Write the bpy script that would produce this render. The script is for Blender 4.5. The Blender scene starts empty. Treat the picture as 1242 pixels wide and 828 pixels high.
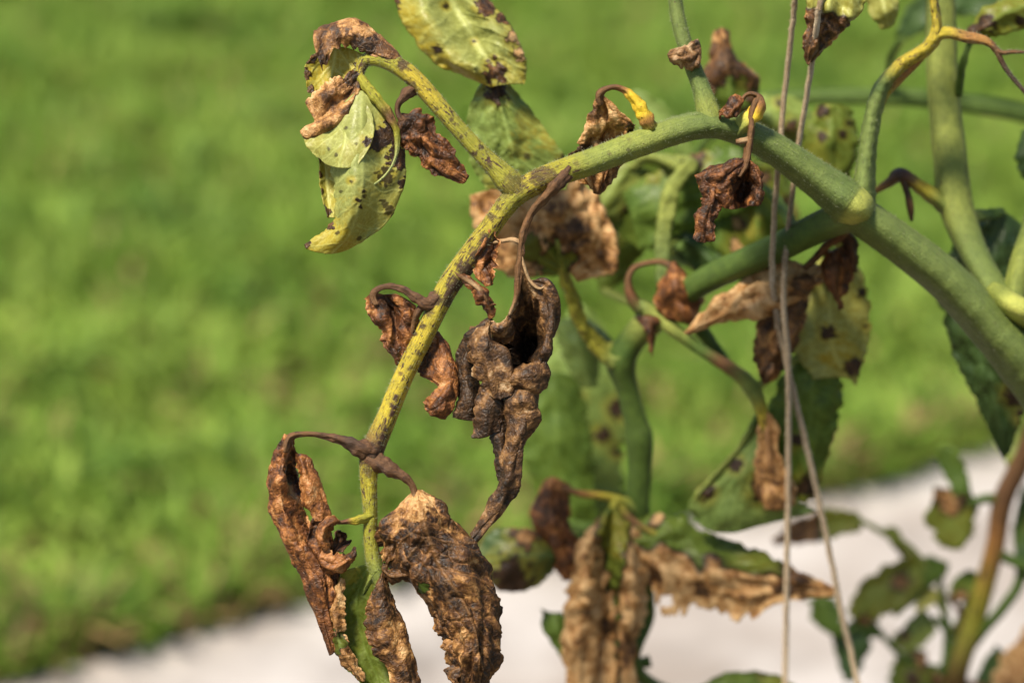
import bpy, math, random
import numpy as np
from mathutils import Vector

# ------------------------------------------------------------------ camera, light
sc = bpy.context.scene
PW, PH = 1242.0, 828.0
PITCH = math.radians(20.0)
CAM = np.array([0.0, 0.0, 0.80])
D0 = 0.90                      # focus distance (m)
U = 0.33 / PW                  # metres per photo pixel at the focus distance
cp, sp_ = math.cos(PITCH), math.sin(PITCH)
RIGHT = np.array([1.0, 0, 0]); UP = np.array([0, sp_, cp]); FWD = np.array([0, cp, -sp_])

cd = bpy.data.cameras.new('camera'); cam = bpy.data.objects.new('camera', cd)
sc.collection.objects.link(cam); sc.camera = cam
cam.location = CAM; cam.rotation_euler = (math.pi/2 - PITCH, 0, 0)
cd.sensor_width = 36.0; cd.lens = 36.0 * D0 / 0.33
cd.clip_start = 0.02; cd.clip_end = 500
cd.dof.use_dof = True; cd.dof.focus_distance = D0; cd.dof.aperture_fstop = 5.8

SUN_EL, SUN_AZ = math.radians(60), math.radians(221)     # azimuth clockwise from +Y: behind the camera, to its left
sund = bpy.data.lights.new('sun', 'SUN'); sun = bpy.data.objects.new('sun', sund)
sc.collection.objects.link(sun)
sund.energy = 4.7; sund.angle = math.radians(10.0); sund.color = (1.0, 0.91, 0.75)
tos = Vector((math.sin(SUN_AZ)*math.cos(SUN_EL), math.cos(SUN_AZ)*math.cos(SUN_EL), math.sin(SUN_EL)))
sun.rotation_euler = tos.to_track_quat('Z', 'Y').to_euler(); sun.location = (-2, -2, 4)
wd = bpy.data.worlds.new('World'); sc.world = wd; wd.use_nodes = True
nt = wd.node_tree
sky = nt.nodes.new('ShaderNodeTexSky'); sky.sky_type = 'NISHITA'; sky.sun_disc = False
sky.sun_elevation = SUN_EL; sky.sun_rotation = SUN_AZ
bg = nt.nodes['Background']; bg.inputs[1].default_value = 0.085
nt.links.new(sky.outputs[0], bg.inputs[0])
sc.view_settings.view_transform = 'Standard'; sc.view_settings.look = 'None'
sc.view_settings.gamma = 1.0; sc.view_settings.exposure = 0.76
sc.render.engine = 'CYCLES'

# ------------------------------------------------------------------ maths helpers
_wd = np.array([-4000.0, 0, 30, 60, 110, 200, 300, 400, 600, 900, 9000]); _ww = np.array([-4000.0, 0, 32, 84, 215, 370, 500, 600, 770, 1030, 9100])
def warp(d): return np.interp(d, _wd, _ww)          # stretches the first layer of leaves apart in depth
def P(a):
    """photo pixel x, y and depth behind the focus plane (in pixel units) -> world"""
    a = np.asarray(a, float).reshape(-1, 3)
    dep = D0 + warp(a[:, 2])*U
    k = U*dep/D0
    return CAM + np.outer((a[:, 0]-PW/2)*k, RIGHT) + np.outer(-(a[:, 1]-PH/2)*k, UP) + np.outer(dep, FWD)
def Q(w):
    """world -> pixel space"""
    w = np.asarray(w, float) - CAM
    dep = w @ FWD; k = U*dep/D0
    return (PW/2 + (w @ RIGHT)/k, PH/2 - (w @ UP)/k, float(np.interp((dep-D0)/U, _ww, _wd)))
def ground_pt(x, y, z=0.0):
    r = P([[x, y, 0]])[0] - CAM
    return CAM + r*((z-CAM[2])/r[2])

_r = np.random.RandomState(7)
_perm = np.concatenate([_r.permutation(256)]*3)
_g3 = _r.normal(size=(256, 3)); _g3 /= np.linalg.norm(_g3, axis=1)[:, None]
def perlin(x, y, z=0.0):
    x, y, z = np.broadcast_arrays(np.asarray(x, float), np.asarray(y, float), np.asarray(z, float))
    xi, yi, zi = np.floor(x).astype(int), np.floor(y).astype(int), np.floor(z).astype(int)
    xf, yf, zf = x-xi, y-yi, z-zi
    f = lambda t: t*t*t*(t*(t*6-15)+10)
    u, v, w = f(xf), f(yf), f(zf)
    xi &= 255; yi &= 255; zi &= 255
    def gr(a, b, c):
        g = _g3[_perm[_perm[_perm[(xi+a) & 255]+((yi+b) & 255)]+((zi+c) & 255)]]
        return g[..., 0]*(xf-a)+g[..., 1]*(yf-b)+g[..., 2]*(zf-c)
    l = lambda a, b, t: a+(b-a)*t
    return 1.6*l(l(l(gr(0,0,0), gr(1,0,0), u), l(gr(0,1,0), gr(1,1,0), u), v),
                 l(l(gr(0,0,1), gr(1,0,1), u), l(gr(0,1,1), gr(1,1,1), u), v), w)
def worley(x, y, seed):
    xi, yi = np.floor(x).astype(int), np.floor(y).astype(int)
    F1 = np.full(x.shape, 9.0); F2 = F1.copy()
    for a in (-1, 0, 1):
        for b in (-1, 0, 1):
            h = _perm[(_perm[(xi+a+seed*17) & 255]+yi+b+seed*31) & 255]
            px = xi+a+0.1+0.8*(h/255.0)+0.0; py = yi+b+0.1+0.8*(_perm[h+57]/255.0)
            d = np.hypot(px-x, py-y)
            F2 = np.where(d < F1, F1, np.minimum(F2, d)); F1 = np.minimum(F1, d)
    return F1, F2
def cr(pts, t):
    """Catmull-Rom through pts (k,m) at parameters t in 0..1"""
    pts = np.asarray(pts, float); k = len(pts)
    if k == 2: return pts[0]+(pts[1]-pts[0])*t[:, None]
    e = np.vstack([2*pts[0]-pts[1], pts, 2*pts[-1]-pts[-2]])
    s = np.clip(t, 0, 1)*(k-1); i = np.minimum(s.astype(int), k-2); f = (s-i)[:, None]
    p0, p1, p2, p3 = e[i], e[i+1], e[i+2], e[i+3]
    return 0.5*((2*p1)+(-p0+p2)*f+(2*p0-5*p1+4*p2-p3)*f*f+(-p0+3*p1-3*p2+p3)*f**3)
def sstep(a, b, x):
    t = np.clip((x-a)/(b-a), 0, 1); return t*t*(3-2*t)

# ------------------------------------------------------------------ materials
def new_mat(name):
    m = bpy.data.materials.new(name); m.use_nodes = True
    n = m.node_tree.nodes; n.clear(); return m, n, m.node_tree.links
def mixc(n, l, fac, a, b, mode='MIX'):
    x = n.new('ShaderNodeMix'); x.data_type = 'RGBA'; x.blend_type = mode
    for s, v in ((0, fac), (6, a), (7, b)):
        if isinstance(v, bpy.types.NodeSocket): l.new(v, x.inputs[s])
        elif s == 0: x.inputs[0].default_value = v
        else: x.inputs[s].default_value = (*v, 1)
    return x.outputs[2]
def mth(n, l, op, a, b=None, clamp=False):
    x = n.new('ShaderNodeMath'); x.operation = op; x.use_clamp = clamp
    for s, v in ((0, a), (1, b)):
        if v is None: continue
        if isinstance(v, bpy.types.NodeSocket): l.new(v, x.inputs[s])
        else: x.inputs[s].default_value = v
    return x.outputs[0]
def noise(n, l, vec, scale, detail=3, rough=0.55, dist=0.0):
    x = n.new('ShaderNodeTexNoise'); x.inputs['Scale'].default_value = scale
    x.inputs['Detail'].default_value = detail; x.inputs['Roughness'].default_value = rough
    x.inputs['Distortion'].default_value = dist
    if vec is not None: l.new(vec, x.inputs['Vector'])
    return x.outputs[0]
def ramp(n, l, fac, stops):
    x = n.new('ShaderNodeValToRGB'); l.new(fac, x.inputs[0]); e = x.color_ramp.elements
    while len(e) < len(stops): e.new(0.5)
    for i, (p, c) in enumerate(stops):
        e[i].position = p; e[i].color = (*c, 1) if len(c) == 3 else c
    return x.outputs[0]
def attr(n, name):
    x = n.new('ShaderNodeAttribute'); x.attribute_name = name; return x

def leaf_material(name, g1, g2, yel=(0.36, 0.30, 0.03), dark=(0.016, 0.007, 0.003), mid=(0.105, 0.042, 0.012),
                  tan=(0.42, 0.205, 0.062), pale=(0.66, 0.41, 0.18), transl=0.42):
    m, n, l = new_mat(name)
    geo = n.new('ShaderNodeTexCoord').outputs['Object']
    A = attr(n, 'mask'); sepn = n.new('ShaderNodeSeparateColor'); l.new(A.outputs['Color'], sepn.inputs[0])
    dead, vein, tone, yl = sepn.outputs[0], sepn.outputs[1], sepn.outputs[2], A.outputs['Alpha']
    # living blade
    nb = noise(n, l, geo, 160, 4)
    live = mixc(n, l, ramp(n, l, nb, [(0.3, (0, 0, 0)), (0.7, (1, 1, 1))]), g1, g2)
    nf = noise(n, l, geo, 1400, 3)
    live = mixc(n, l, yl, live, mixc(n, l, nb, yel, tuple(c*0.72 for c in yel)))
    live = mixc(n, l, mth(n, l, 'MULTIPLY', vein, 0.45), live, tuple(min(1, c*2.0+0.05) for c in g2))
    # dried blade
    na = noise(n, l, geo, 210, 5, 0.62, 0.4)
    fac = mth(n, l, 'ADD', mth(n, l, 'MULTIPLY', mth(n, l, 'SUBTRACT', na, 0.5), 2.3), mth(n, l, 'ADD', tone, 0.42))
    nfine = noise(n, l, geo, 900, 4, 0.65)
    fac = mth(n, l, 'ADD', fac, mth(n, l, 'MULTIPLY', mth(n, l, 'SUBTRACT', nfine, 0.5), 0.5), clamp=True)
    dc = ramp(n, l, fac, [(0.16, dark), (0.47, mid), (0.76, tan), (1.0, pale)])
    vo = n.new('ShaderNodeTexVoronoi'); vo.feature = 'DISTANCE_TO_EDGE'; vo.inputs['Scale'].default_value = 330
    wv = n.new('ShaderNodeVectorMath'); wv.operation = 'MULTIPLY_ADD'; nz = n.new('ShaderNodeTexNoise'); nz.inputs['Scale'].default_value = 260; l.new(geo, nz.inputs['Vector'])
    l.new(nz.outputs['Color'], wv.inputs[0]); wv.inputs[1].default_value = (0.0085,)*3; l.new(geo, wv.inputs[2]); l.new(wv.outputs[0], vo.inputs['Vector'])
    net = ramp(n, l, vo.outputs['Distance'], [(0.0, (1, 1, 1)), (0.10, (0, 0, 0))])
    dc = mixc(n, l, mth(n, l, 'MULTIPLY', net, mth(n, l, 'MULTIPLY', na, 0.34)), dc, tan)
    live = mixc(n, l, mth(n, l, 'MULTIPLY', net, 0.16), live, tuple(min(1, c*2.0+0.03) for c in g2))
    dc = mixc(n, l, mth(n, l, 'MULTIPLY', vein, 0.55), dc, mixc(n, l, na, tan, mid))
    col = mixc(n, l, mth(n, l, 'MULTIPLY', dead, 2.0, True), live, tuple(c*1.3 for c in dark))
    col = mixc(n, l, mth(n, l, 'SUBTRACT', mth(n, l, 'MULTIPLY', dead, 2.2), 1.1, True), col, dc)
    col = mixc(n, l, 0.30, col, ramp(n, l, nf, [(0.3, (0.35, 0.35, 0.35)), (0.7, (1, 1, 1))]), 'MULTIPLY')
    b = n.new('ShaderNodeBump'); b.inputs['Strength'].default_value = 0.6; b.inputs['Distance'].default_value = 0.0007
    l.new(mth(n, l, 'ADD', mth(n, l, 'ADD', mth(n, l, 'MULTIPLY', nfine, mth(n, l, 'ADD', mth(n, l, 'MULTIPLY', dead, 0.75), 0.25)), mth(n, l, 'MULTIPLY', mth(n, l, 'MULTIPLY', nf, dead), 0.4)), mth(n, l, 'MULTIPLY', mth(n, l, 'MULTIPLY', net, dead), 0.4)), b.inputs['Height'])
    p = n.new('ShaderNodeBsdfPrincipled'); l.new(col, p.inputs['Base Color']); l.new(b.outputs[0], p.inputs['Normal'])
    l.new(ramp(n, l, nfine, [(0.35, (0.36,)*3), (0.7, (0.70,)*3)]), p.inputs['Roughness'])
    p.inputs['Specular IOR Level'].default_value = 0.42
    t = n.new('ShaderNodeBsdfTranslucent'); l.new(mixc(n, l, 0.5, col, yel if transl > 0.2 else tan, 'MIX'), t.inputs[0])
    mx = n.new('ShaderNodeMixShader'); o = n.new('ShaderNodeOutputMaterial')
    l.new(mth(n, l, 'SUBTRACT', transl, mth(n, l, 'MULTIPLY', dead, transl*0.78)), mx.inputs[0])
    l.new(p.outputs[0], mx.inputs[1]); l.new(t.outputs[0], mx.inputs[2]); l.new(mx.outputs[0], o.inputs[0])
    return m

def stalk_material(name):
    m, n, l = new_mat(name)
    geo = n.new('ShaderNodeTexCoord').outputs['Object']
    C = attr(n, 'tint'); S = attr(n, 'stalk')          # tint.rgb colour, alpha = blight; stalk = along, around
    nb = noise(n, l, geo, 320, 4, 0.6)
    col = mixc(n, l, 0.55, C.outputs['Color'], ramp(n, l, nb, [(0.3, (0.5, 0.55, 0.5)), (0.7, (1.25, 1.2, 1.1))]), 'MULTIPLY')
    vm_ = n.new('ShaderNodeVectorMath'); vm_.operation = 'MULTIPLY'; l.new(S.outputs['Vector'], vm_.inputs[0]); vm_.inputs[1].default_value = (0.22, 1, 1)
    stk = noise(n, l, vm_.outputs[0], 0.75, 4, 0.6, 0.2)
    col = mixc(n, l, mth(n, l, 'MULTIPLY', C.outputs['Alpha'], 1.2, True), col, ramp(n, l, stk, [(0.32, (0.45, 0.42, 0.40)), (0.5, (0.95, 0.95, 0.95)), (0.7, (1.5, 1.45, 1.4))]), 'MULTIPLY')
    st = noise(n, l, S.outputs['Vector'], 0.30, 5, 0.65, 0.3)
    stv = mth(n, l, 'ADD', st, mth(n, l, 'MULTIPLY', C.outputs['Alpha'], 0.30))
    les = ramp(n, l, stv, [(0.74, (0, 0, 0)), (0.80, (1, 1, 1))])
    st2 = mth(n, l, 'ADD', noise(n, l, S.outputs['Vector'], 0.12, 4, 0.6, 0.5), mth(n, l, 'MULTIPLY', C.outputs['Alpha'], 0.28))
    les = mth(n, l, 'MAXIMUM', les, ramp(n, l, st2, [(0.76, (0, 0, 0)), (0.81, (1, 1, 1))]))
    lc = mixc(n, l, noise(n, l, geo, 700, 3), (0.020, 0.010, 0.006), (0.10, 0.052, 0.030))
    col = mixc(n, l, les, col, lc)
    sp2 = noise(n, l, geo, 1000, 2, 0.5)
    sp2 = mth(n, l, 'ADD', sp2, mth(n, l, 'MULTIPLY', C.outputs['Alpha'], 0.06))
    col = mixc(n, l, ramp(n, l, sp2, [(0.70, (0, 0, 0)), (0.75, (0.85,)*3)]), col, (0.05, 0.028, 0.016))
    b = n.new('ShaderNodeBump'); b.inputs['Strength'].default_value = 0.8; b.inputs['Distance'].default_value = 0.0007
    l.new(mth(n, l, 'ADD', noise(n, l, geo, 1300, 4, 0.7), mth(n, l, 'MULTIPLY', stk, C.outputs['Alpha'])), b.inputs['Height'])
    p = n.new('ShaderNodeBsdfPrincipled'); l.new(col, p.inputs['Base Color']); l.new(b.outputs[0], p.inputs['Normal'])
    p.inputs['Roughness'].default_value = 0.55; p.inputs['Specular IOR Level'].default_value = 0.3
    p.inputs['Specular IOR Level'].default_value = 0.28
    o = n.new('ShaderNodeOutputMaterial'); l.new(p.outputs[0], o.inputs[0]); return m

def plain_material(name, cols, scale, rough=0.8, transl=0.0, use_attr=None, bump=0.0, bscale=None, detail=5, wide=None):
    m, n, l = new_mat(name)
    geo = n.new('ShaderNodeTexCoord').outputs['Object']
    nb = noise(n, l, geo, scale, detail, 0.6, 0.2)
    k = len(cols)
    col = ramp(n, l, nb, [(0.28+0.44*i/max(1, k-1), c) for i, c in enumerate(cols)])
    if wide:
        col = mixc(n, l, ramp(n, l, noise(n, l, geo, wide[0], 3), [(0.42, (0, 0, 0)), (0.68, (wide[2],)*3)]), col, wide[1])
    if use_attr: col = mixc(n, l, 0.35, attr(n, use_attr).outputs['Color'], mixc(n, l, 1.0, attr(n, use_attr).outputs['Color'], col, 'MULTIPLY'))
    p = n.new('ShaderNodeBsdfPrincipled'); l.new(col, p.inputs['Base Color']); p.inputs['Roughness'].default_value = rough
    p.inputs['Specular IOR Level'].default_value = 0.25
    if bump:
        b = n.new('ShaderNodeBump'); b.inputs['Strength'].default_value = bump; b.inputs['Distance'].default_value = 0.004
        l.new(noise(n, l, geo, bscale or scale*4, 4), b.inputs['Height']); l.new(b.outputs[0], p.inputs['Normal'])
    o = n.new('ShaderNodeOutputMaterial')
    if transl:
        t = n.new('ShaderNodeBsdfTranslucent'); l.new(col, t.inputs[0]); mx = n.new('ShaderNodeMixShader'); mx.inputs[0].default_value = transl
        l.new(p.outputs[0], mx.inputs[1]); l.new(t.outputs[0], mx.inputs[2]); l.new(mx.outputs[0], o.inputs[0])
    else: l.new(p.outputs[0], o.inputs[0])
    return m

M_LEAF = leaf_material('tomato_leaf', (0.066, 0.130, 0.014), (0.130, 0.205, 0.024))
M_PALE = leaf_material('tomato_leaf_underside', (0.23, 0.27, 0.07), (0.35, 0.38, 0.11), yel=(0.50, 0.38, 0.025), transl=0.28)
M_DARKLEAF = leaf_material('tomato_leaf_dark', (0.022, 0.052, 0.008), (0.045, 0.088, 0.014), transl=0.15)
M_GREY = leaf_material('leaf_grey_green', (0.13, 0.205, 0.040), (0.21, 0.285, 0.060), transl=0.25)
M_DEADGREY = leaf_material('dead_leaf_umber', (0.05, 0.09, 0.02), (0.08, 0.12, 0.03), dark=(0.011, 0.006, 0.003),
                           mid=(0.060, 0.027, 0.010), tan=(0.27, 0.135, 0.046), pale=(0.52, 0.35, 0.19))
M_DEADRED = leaf_material('dead_leaf_russet', (0.05, 0.09, 0.02), (0.08, 0.12, 0.03), dark=(0.014, 0.006, 0.003),
                          mid=(0.105, 0.034, 0.009), tan=(0.40, 0.155, 0.040), pale=(0.60, 0.33, 0.14))
M_STALK = stalk_material('stalk')
M_HAIR = plain_material('stem_hair', [(0.36, 0.40, 0.22), (0.50, 0.52, 0.34)], 300, 0.6, 0.4)
M_TWINE = plain_material('twine', [(0.50, 0.35, 0.20), (0.72, 0.55, 0.36), (0.82, 0.69, 0.50)], 700, 0.9, bump=0.6, bscale=2500)
M_GRASS = plain_material('grass', [(0.55, 0.6, 0.5), (1.2, 1.15, 1.0)], 9, 0.6, 0.32, use_attr='tint')
M_LAWN = plain_material('lawn_soil', [(0.08, 0.10, 0.02), (0.14, 0.16, 0.03), (0.18, 0.16, 0.05)], 7, 0.95, bump=0.5, bscale=60)
M_PATH = plain_material('path_concrete', [(0.19, 0.170, 0.155), (0.37, 0.340, 0.322), (0.48, 0.450, 0.432)], 11, 0.9, bump=0.4, bscale=120,
                        wide=(5.0, (0.24, 0.20, 0.17), 0.75))
M_SOIL = plain_material('bed_soil', [(0.05, 0.035, 0.022), (0.10, 0.07, 0.045), (0.16, 0.12, 0.08)], 30, 0.95, bump=0.8, bscale=80)

# ------------------------------------------------------------------ mesh building
def link(o, parent=None):
    sc.collection.objects.link(o)
    if parent is not None: o.parent = parent
    return o
def make_mesh(name, V, F, mat, attrs=None, parent=None, base=None, smooth=True):
    """V world verts, F (n,3|4) index array or list of arrays"""
    me = bpy.data.meshes.new(name)
    Fs = F if isinstance(F, list) else [F]
    sizes = np.concatenate([np.full(len(f), f.shape[1]) for f in Fs]); flat = np.concatenate([f.ravel() for f in Fs])
    if base is not None: V = V-base
    me.vertices.add(len(V)); me.vertices.foreach_set('co', np.asarray(V, np.float32).ravel())
    me.loops.add(len(flat)); me.loops.foreach_set('vertex_index', flat.astype(np.int32))
    me.polygons.add(len(sizes))
    me.polygons.foreach_set('loop_start', np.concatenate([[0], np.cumsum(sizes)[:-1]]).astype(np.int32))
    me.update(calc_edges=True); me.validate()
    for k, (typ, a) in (attrs or {}).items():
        at = me.attributes.new(k, typ, 'POINT')
        at.data.foreach_set('color' if typ == 'FLOAT_COLOR' else 'vector', np.asarray(a, np.float32).ravel())
    if smooth: me.polygons.foreach_set('use_smooth', np.ones(len(sizes), bool))
    me.materials.append(mat); me.update()
    return link(bpy.data.objects.new(name, me), parent)
def grid_faces(nu, nv, off=0, wrap=False):
    i = np.arange(nu-1)[:, None]; j = np.arange(nv if wrap else nv-1)[None, :]
    j2 = (j+1) % nv
    a = i*nv+j; b = i*nv+j2; c = (i+1)*nv+j2; d = (i+1)*nv+j
    return np.stack([a, b, c, d], -1).reshape(-1, 4)+off

KEY = {'g': (0.128, 0.172, 0.042, .24), 'G': (0.068, 0.115, 0.018, .20), 'l': (0.215, 0.250, 0.052, .30), 'y': (0.42, 0.33, 0.032, .56),
       'Y': (0.66, 0.45, 0.03, .15), 'q': (0.29, 0.275, 0.030, .54), 'b': (0.150, 0.074, 0.030, .50), 'p': (0.120, 0.060, 0.030, .60),
       'o': (0.34, 0.17, 0.045, .5), 'v': (0.30, 0.33, 0.12, .1), 'k': (0.06, 0.034, 0.022, .4), 'c': (0.40, 0.42, 0.09, .2), 't': (0.36, 0.23, 0.12, .3),
       'z': (0.36, 0.30, 0.030, .64)}
class Geo:
    """collects pixel-space geometry for one mesh"""
    def __init__(s): s.V = []; s.F = []; s.mask = []; s.tint = []; s.stalk = []; s.n = 0
    def add(s, V, F, mask, tint, stalk):
        s.V.append(V); s.F.append(F+s.n); s.mask.append(mask); s.tint.append(tint); s.stalk.append(stalk); s.n += len(V)

def tube_grid(pts, nr=14, step=2.2, rough=0.05, ridge=0.05, seed=0):
    """pts: (x, y, d, r, key)"""
    X = np.array([p[:4] for p in pts], float); keys = [p[4] if len(p) > 4 else None for p in pts]
    last = 'g'; C = []
    for k in keys:
        last = k or last; C.append(KEY[last])
    L = np.sum(np.linalg.norm(np.diff(X[:, :3], axis=0), axis=1))
    n = max(6, int(L/step)); t = np.linspace(0, 1, n)
    # arc-length-even sampling
    dense = cr(X[:, :3], np.linspace(0, 1, 400)); cl = np.concatenate([[0], np.cumsum(np.linalg.norm(np.diff(dense, axis=0), axis=1))])
    t = np.interp(t*cl[-1], cl, np.linspace(0, 1, 400))
    c = cr(X, t); tint = cr(np.array(C), t).clip(0.002, 1)
    pos, r = c[:, :3], np.maximum(c[:, 3], 0.3)
    T = np.gradient(pos, axis=0); T /= np.linalg.norm(T, axis=1)[:, None]+1e-9
    N = np.zeros_like(T); v = np.array([0, 0, -1.0])
    if abs(T[0] @ v) > 0.9: v = np.array([1.0, 0, 0])
    for i in range(n):
        v = v-T[i]*(v @ T[i]); v = v/np.linalg.norm(v); N[i] = v
    B = np.cross(T, N)
    th = np.linspace(0, 2*np.pi, nr, endpoint=False)
    s = np.linspace(0, L, n)
    R = r[:, None]*(1+ridge*np.sin(3*th+seed)[None]+ridge*0.6*np.sin(5*th+seed*2)[None]
                    + rough*perlin(s[:, None]/9.0, np.cos(th)[None]*1.3+seed*3.1, np.sin(th)[None]*1.3)
                    + rough*0.8*perlin(s[:, None]/26.0, np.cos(th)[None]+seed*5.1, np.sin(th)[None]))
    nrm = np.cos(th)[None, :, None]*N[:, None]+np.sin(th)[None, :, None]*B[:, None]
    V = pos[:, None]+R[..., None]*nrm
    st = np.stack([np.repeat(s[:, None]*0.35, nr, 1), r[:, None]*np.cos(th)[None]+seed*40, r[:, None]*np.sin(th)[None]], -1)
    return V, nrm, np.repeat(tint[:, None], nr, 1), st, n, nr, pos, T
LESIONS = [(625, 223, 15, .6), (612, 232, 9, .5), (655, 214, 15, .75), (668, 212, 9, .7), (596, 262, 5, .8), (604, 252, 3.5, .8), (588, 294, 9, .95), (578, 310, 10, .95), (565, 328, 11, .95), (553, 346, 11, .95), (543, 364, 9, .9), (526, 362, 10, .85), (520, 378, 6, .8),
           (509, 374, 3.5, .9), (513, 396, 4, .9), (503, 404, 3.5, .9), (507, 428, 3.5, .9), (486, 452, 3, .8), (498, 446, 3, .8), (480, 482, 4.5, 1), (477, 493, 5.5, 1), (475, 501, 4, 1), (467, 519, 4, 1), (464, 529, 5.5, 1), (462, 538, 4.5, 1), (450, 552, 15, .9), (436, 545, 10, .8), (446, 572, 6, .7), (455, 600, 4, .6), (452, 640, 4, .5),
           (576, 186, 4, .95), (583, 178, 3.5, .9), (594, 200, 4, .8), (548, 146, 3, .8), (560, 166, 3, .8), (530, 132, 3, .7), (489, 80, 8, .9), (474, 66, 8, .9), (498, 104, 8, .8), (443, 82, 8, .8), (700, 198, 4, .5), (762, 182, 3, .6), (764, 170, 3, .5), (740, 188, 2.5, .6)]
def tube(G, pts, nr=14, step=2.2, rough=0.06, ridge=0.05, seed=0, hairs=None):
    V, nrm, tint, st, n, nr, pos, T = tube_grid(pts, nr, step, rough, ridge, seed)
    if hairs is not None and pos[:, 2].min() < 20:                  # blight marks on the diseased leaf stalk
        x, y = V[..., 0], V[..., 1]; k = np.zeros(x.shape)
        for bx, by, r, val in LESIONS:
            d = np.hypot(x-bx, y-by)+r*0.55*perlin(x/5, y/5, bx*.3)+r*0.3*perlin(x/2.4, y/2.4, by*.3)
            k = np.maximum(k, val*sstep(r*1.15, r*0.75, d))
        k = (k*np.where(nrm[..., 2] > 0.35, 0.3, 1.0))[..., None]; dk = np.array([0.040, 0.020, 0.013])*(1+1.4*np.abs(perlin(x/6, y/6, 7.7)))[..., None]
        tint = np.concatenate([tint[..., :3]*(1-k)+dk*k, tint[..., 3:]], -1)
    Vf = np.vstack([V.reshape(-1, 3), pos[:1]-T[:1]*0.4, pos[-1:]+T[-1:]*0.4])
    F = grid_faces(n, nr, 0, True)
    j = np.arange(nr); j2 = (j+1) % nr
    ca = np.stack([np.full(nr, n*nr), j2, j, j], -1); cb = np.stack([np.full(nr, n*nr+1), (n-1)*nr+j, (n-1)*nr+j2, (n-1)*nr+j2], -1)
    ti = np.vstack([tint.reshape(-1, 4), tint[0, :1], tint[-1, :1]]); s3 = np.vstack([st.reshape(-1, 3), st[0, :1], st[-1, :1]])
    mk = np.tile(np.array([[1.0, 0, 0.1, 0]]), (len(Vf), 1))
    G.add(Vf, F, mk, ti, s3)
    G.F.append(np.concatenate([ca, cb])[:, :3]+G.n-len(Vf))
    if hairs is not None:
        area = len(V.reshape(-1, 3)); rs = np.random.RandomState(int(seed*7)+3)
        k = rs.randint(0, area, int(area*hairs[1]))
        hairs[0].append((V.reshape(-1, 3)[k], nrm.reshape(-1, 3)[k], rs))
def build_hairs(hl, name, parent, base, length=3.8, w=0.22):
    Vs = []
    for p, nn, rs in hl:
        k = len(p); d = nn+rs.normal(size=(k, 3))*0.35; d /= np.linalg.norm(d, axis=1)[:, None]
        L = length*(0.4+rs.rand(k)**1.5)[:, None]
        s = np.cross(d, rs.normal(size=(k, 3))); s /= np.linalg.norm(s, axis=1)[:, None]; s2 = np.cross(d, s)
        q = p-nn*0.3
        Vs.append(np.stack([q+s*w, q-s*w*0.5+s2*w*0.87, q-s*w*0.5-s2*w*0.87, q+d*L], 1).reshape(-1, 3))
    V = np.vstack(Vs); m = len(V)//4; o = (np.arange(m)*4)[:, None]
    F = np.concatenate([o+np.array([[0, 1, 3]]), o+np.array([[1, 2, 3]]), o+np.array([[2, 0, 3]])])
    h = make_mesh(name, P(V), F, M_HAIR, None, parent, base); h['kind'] = 'stuff'; return h

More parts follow.
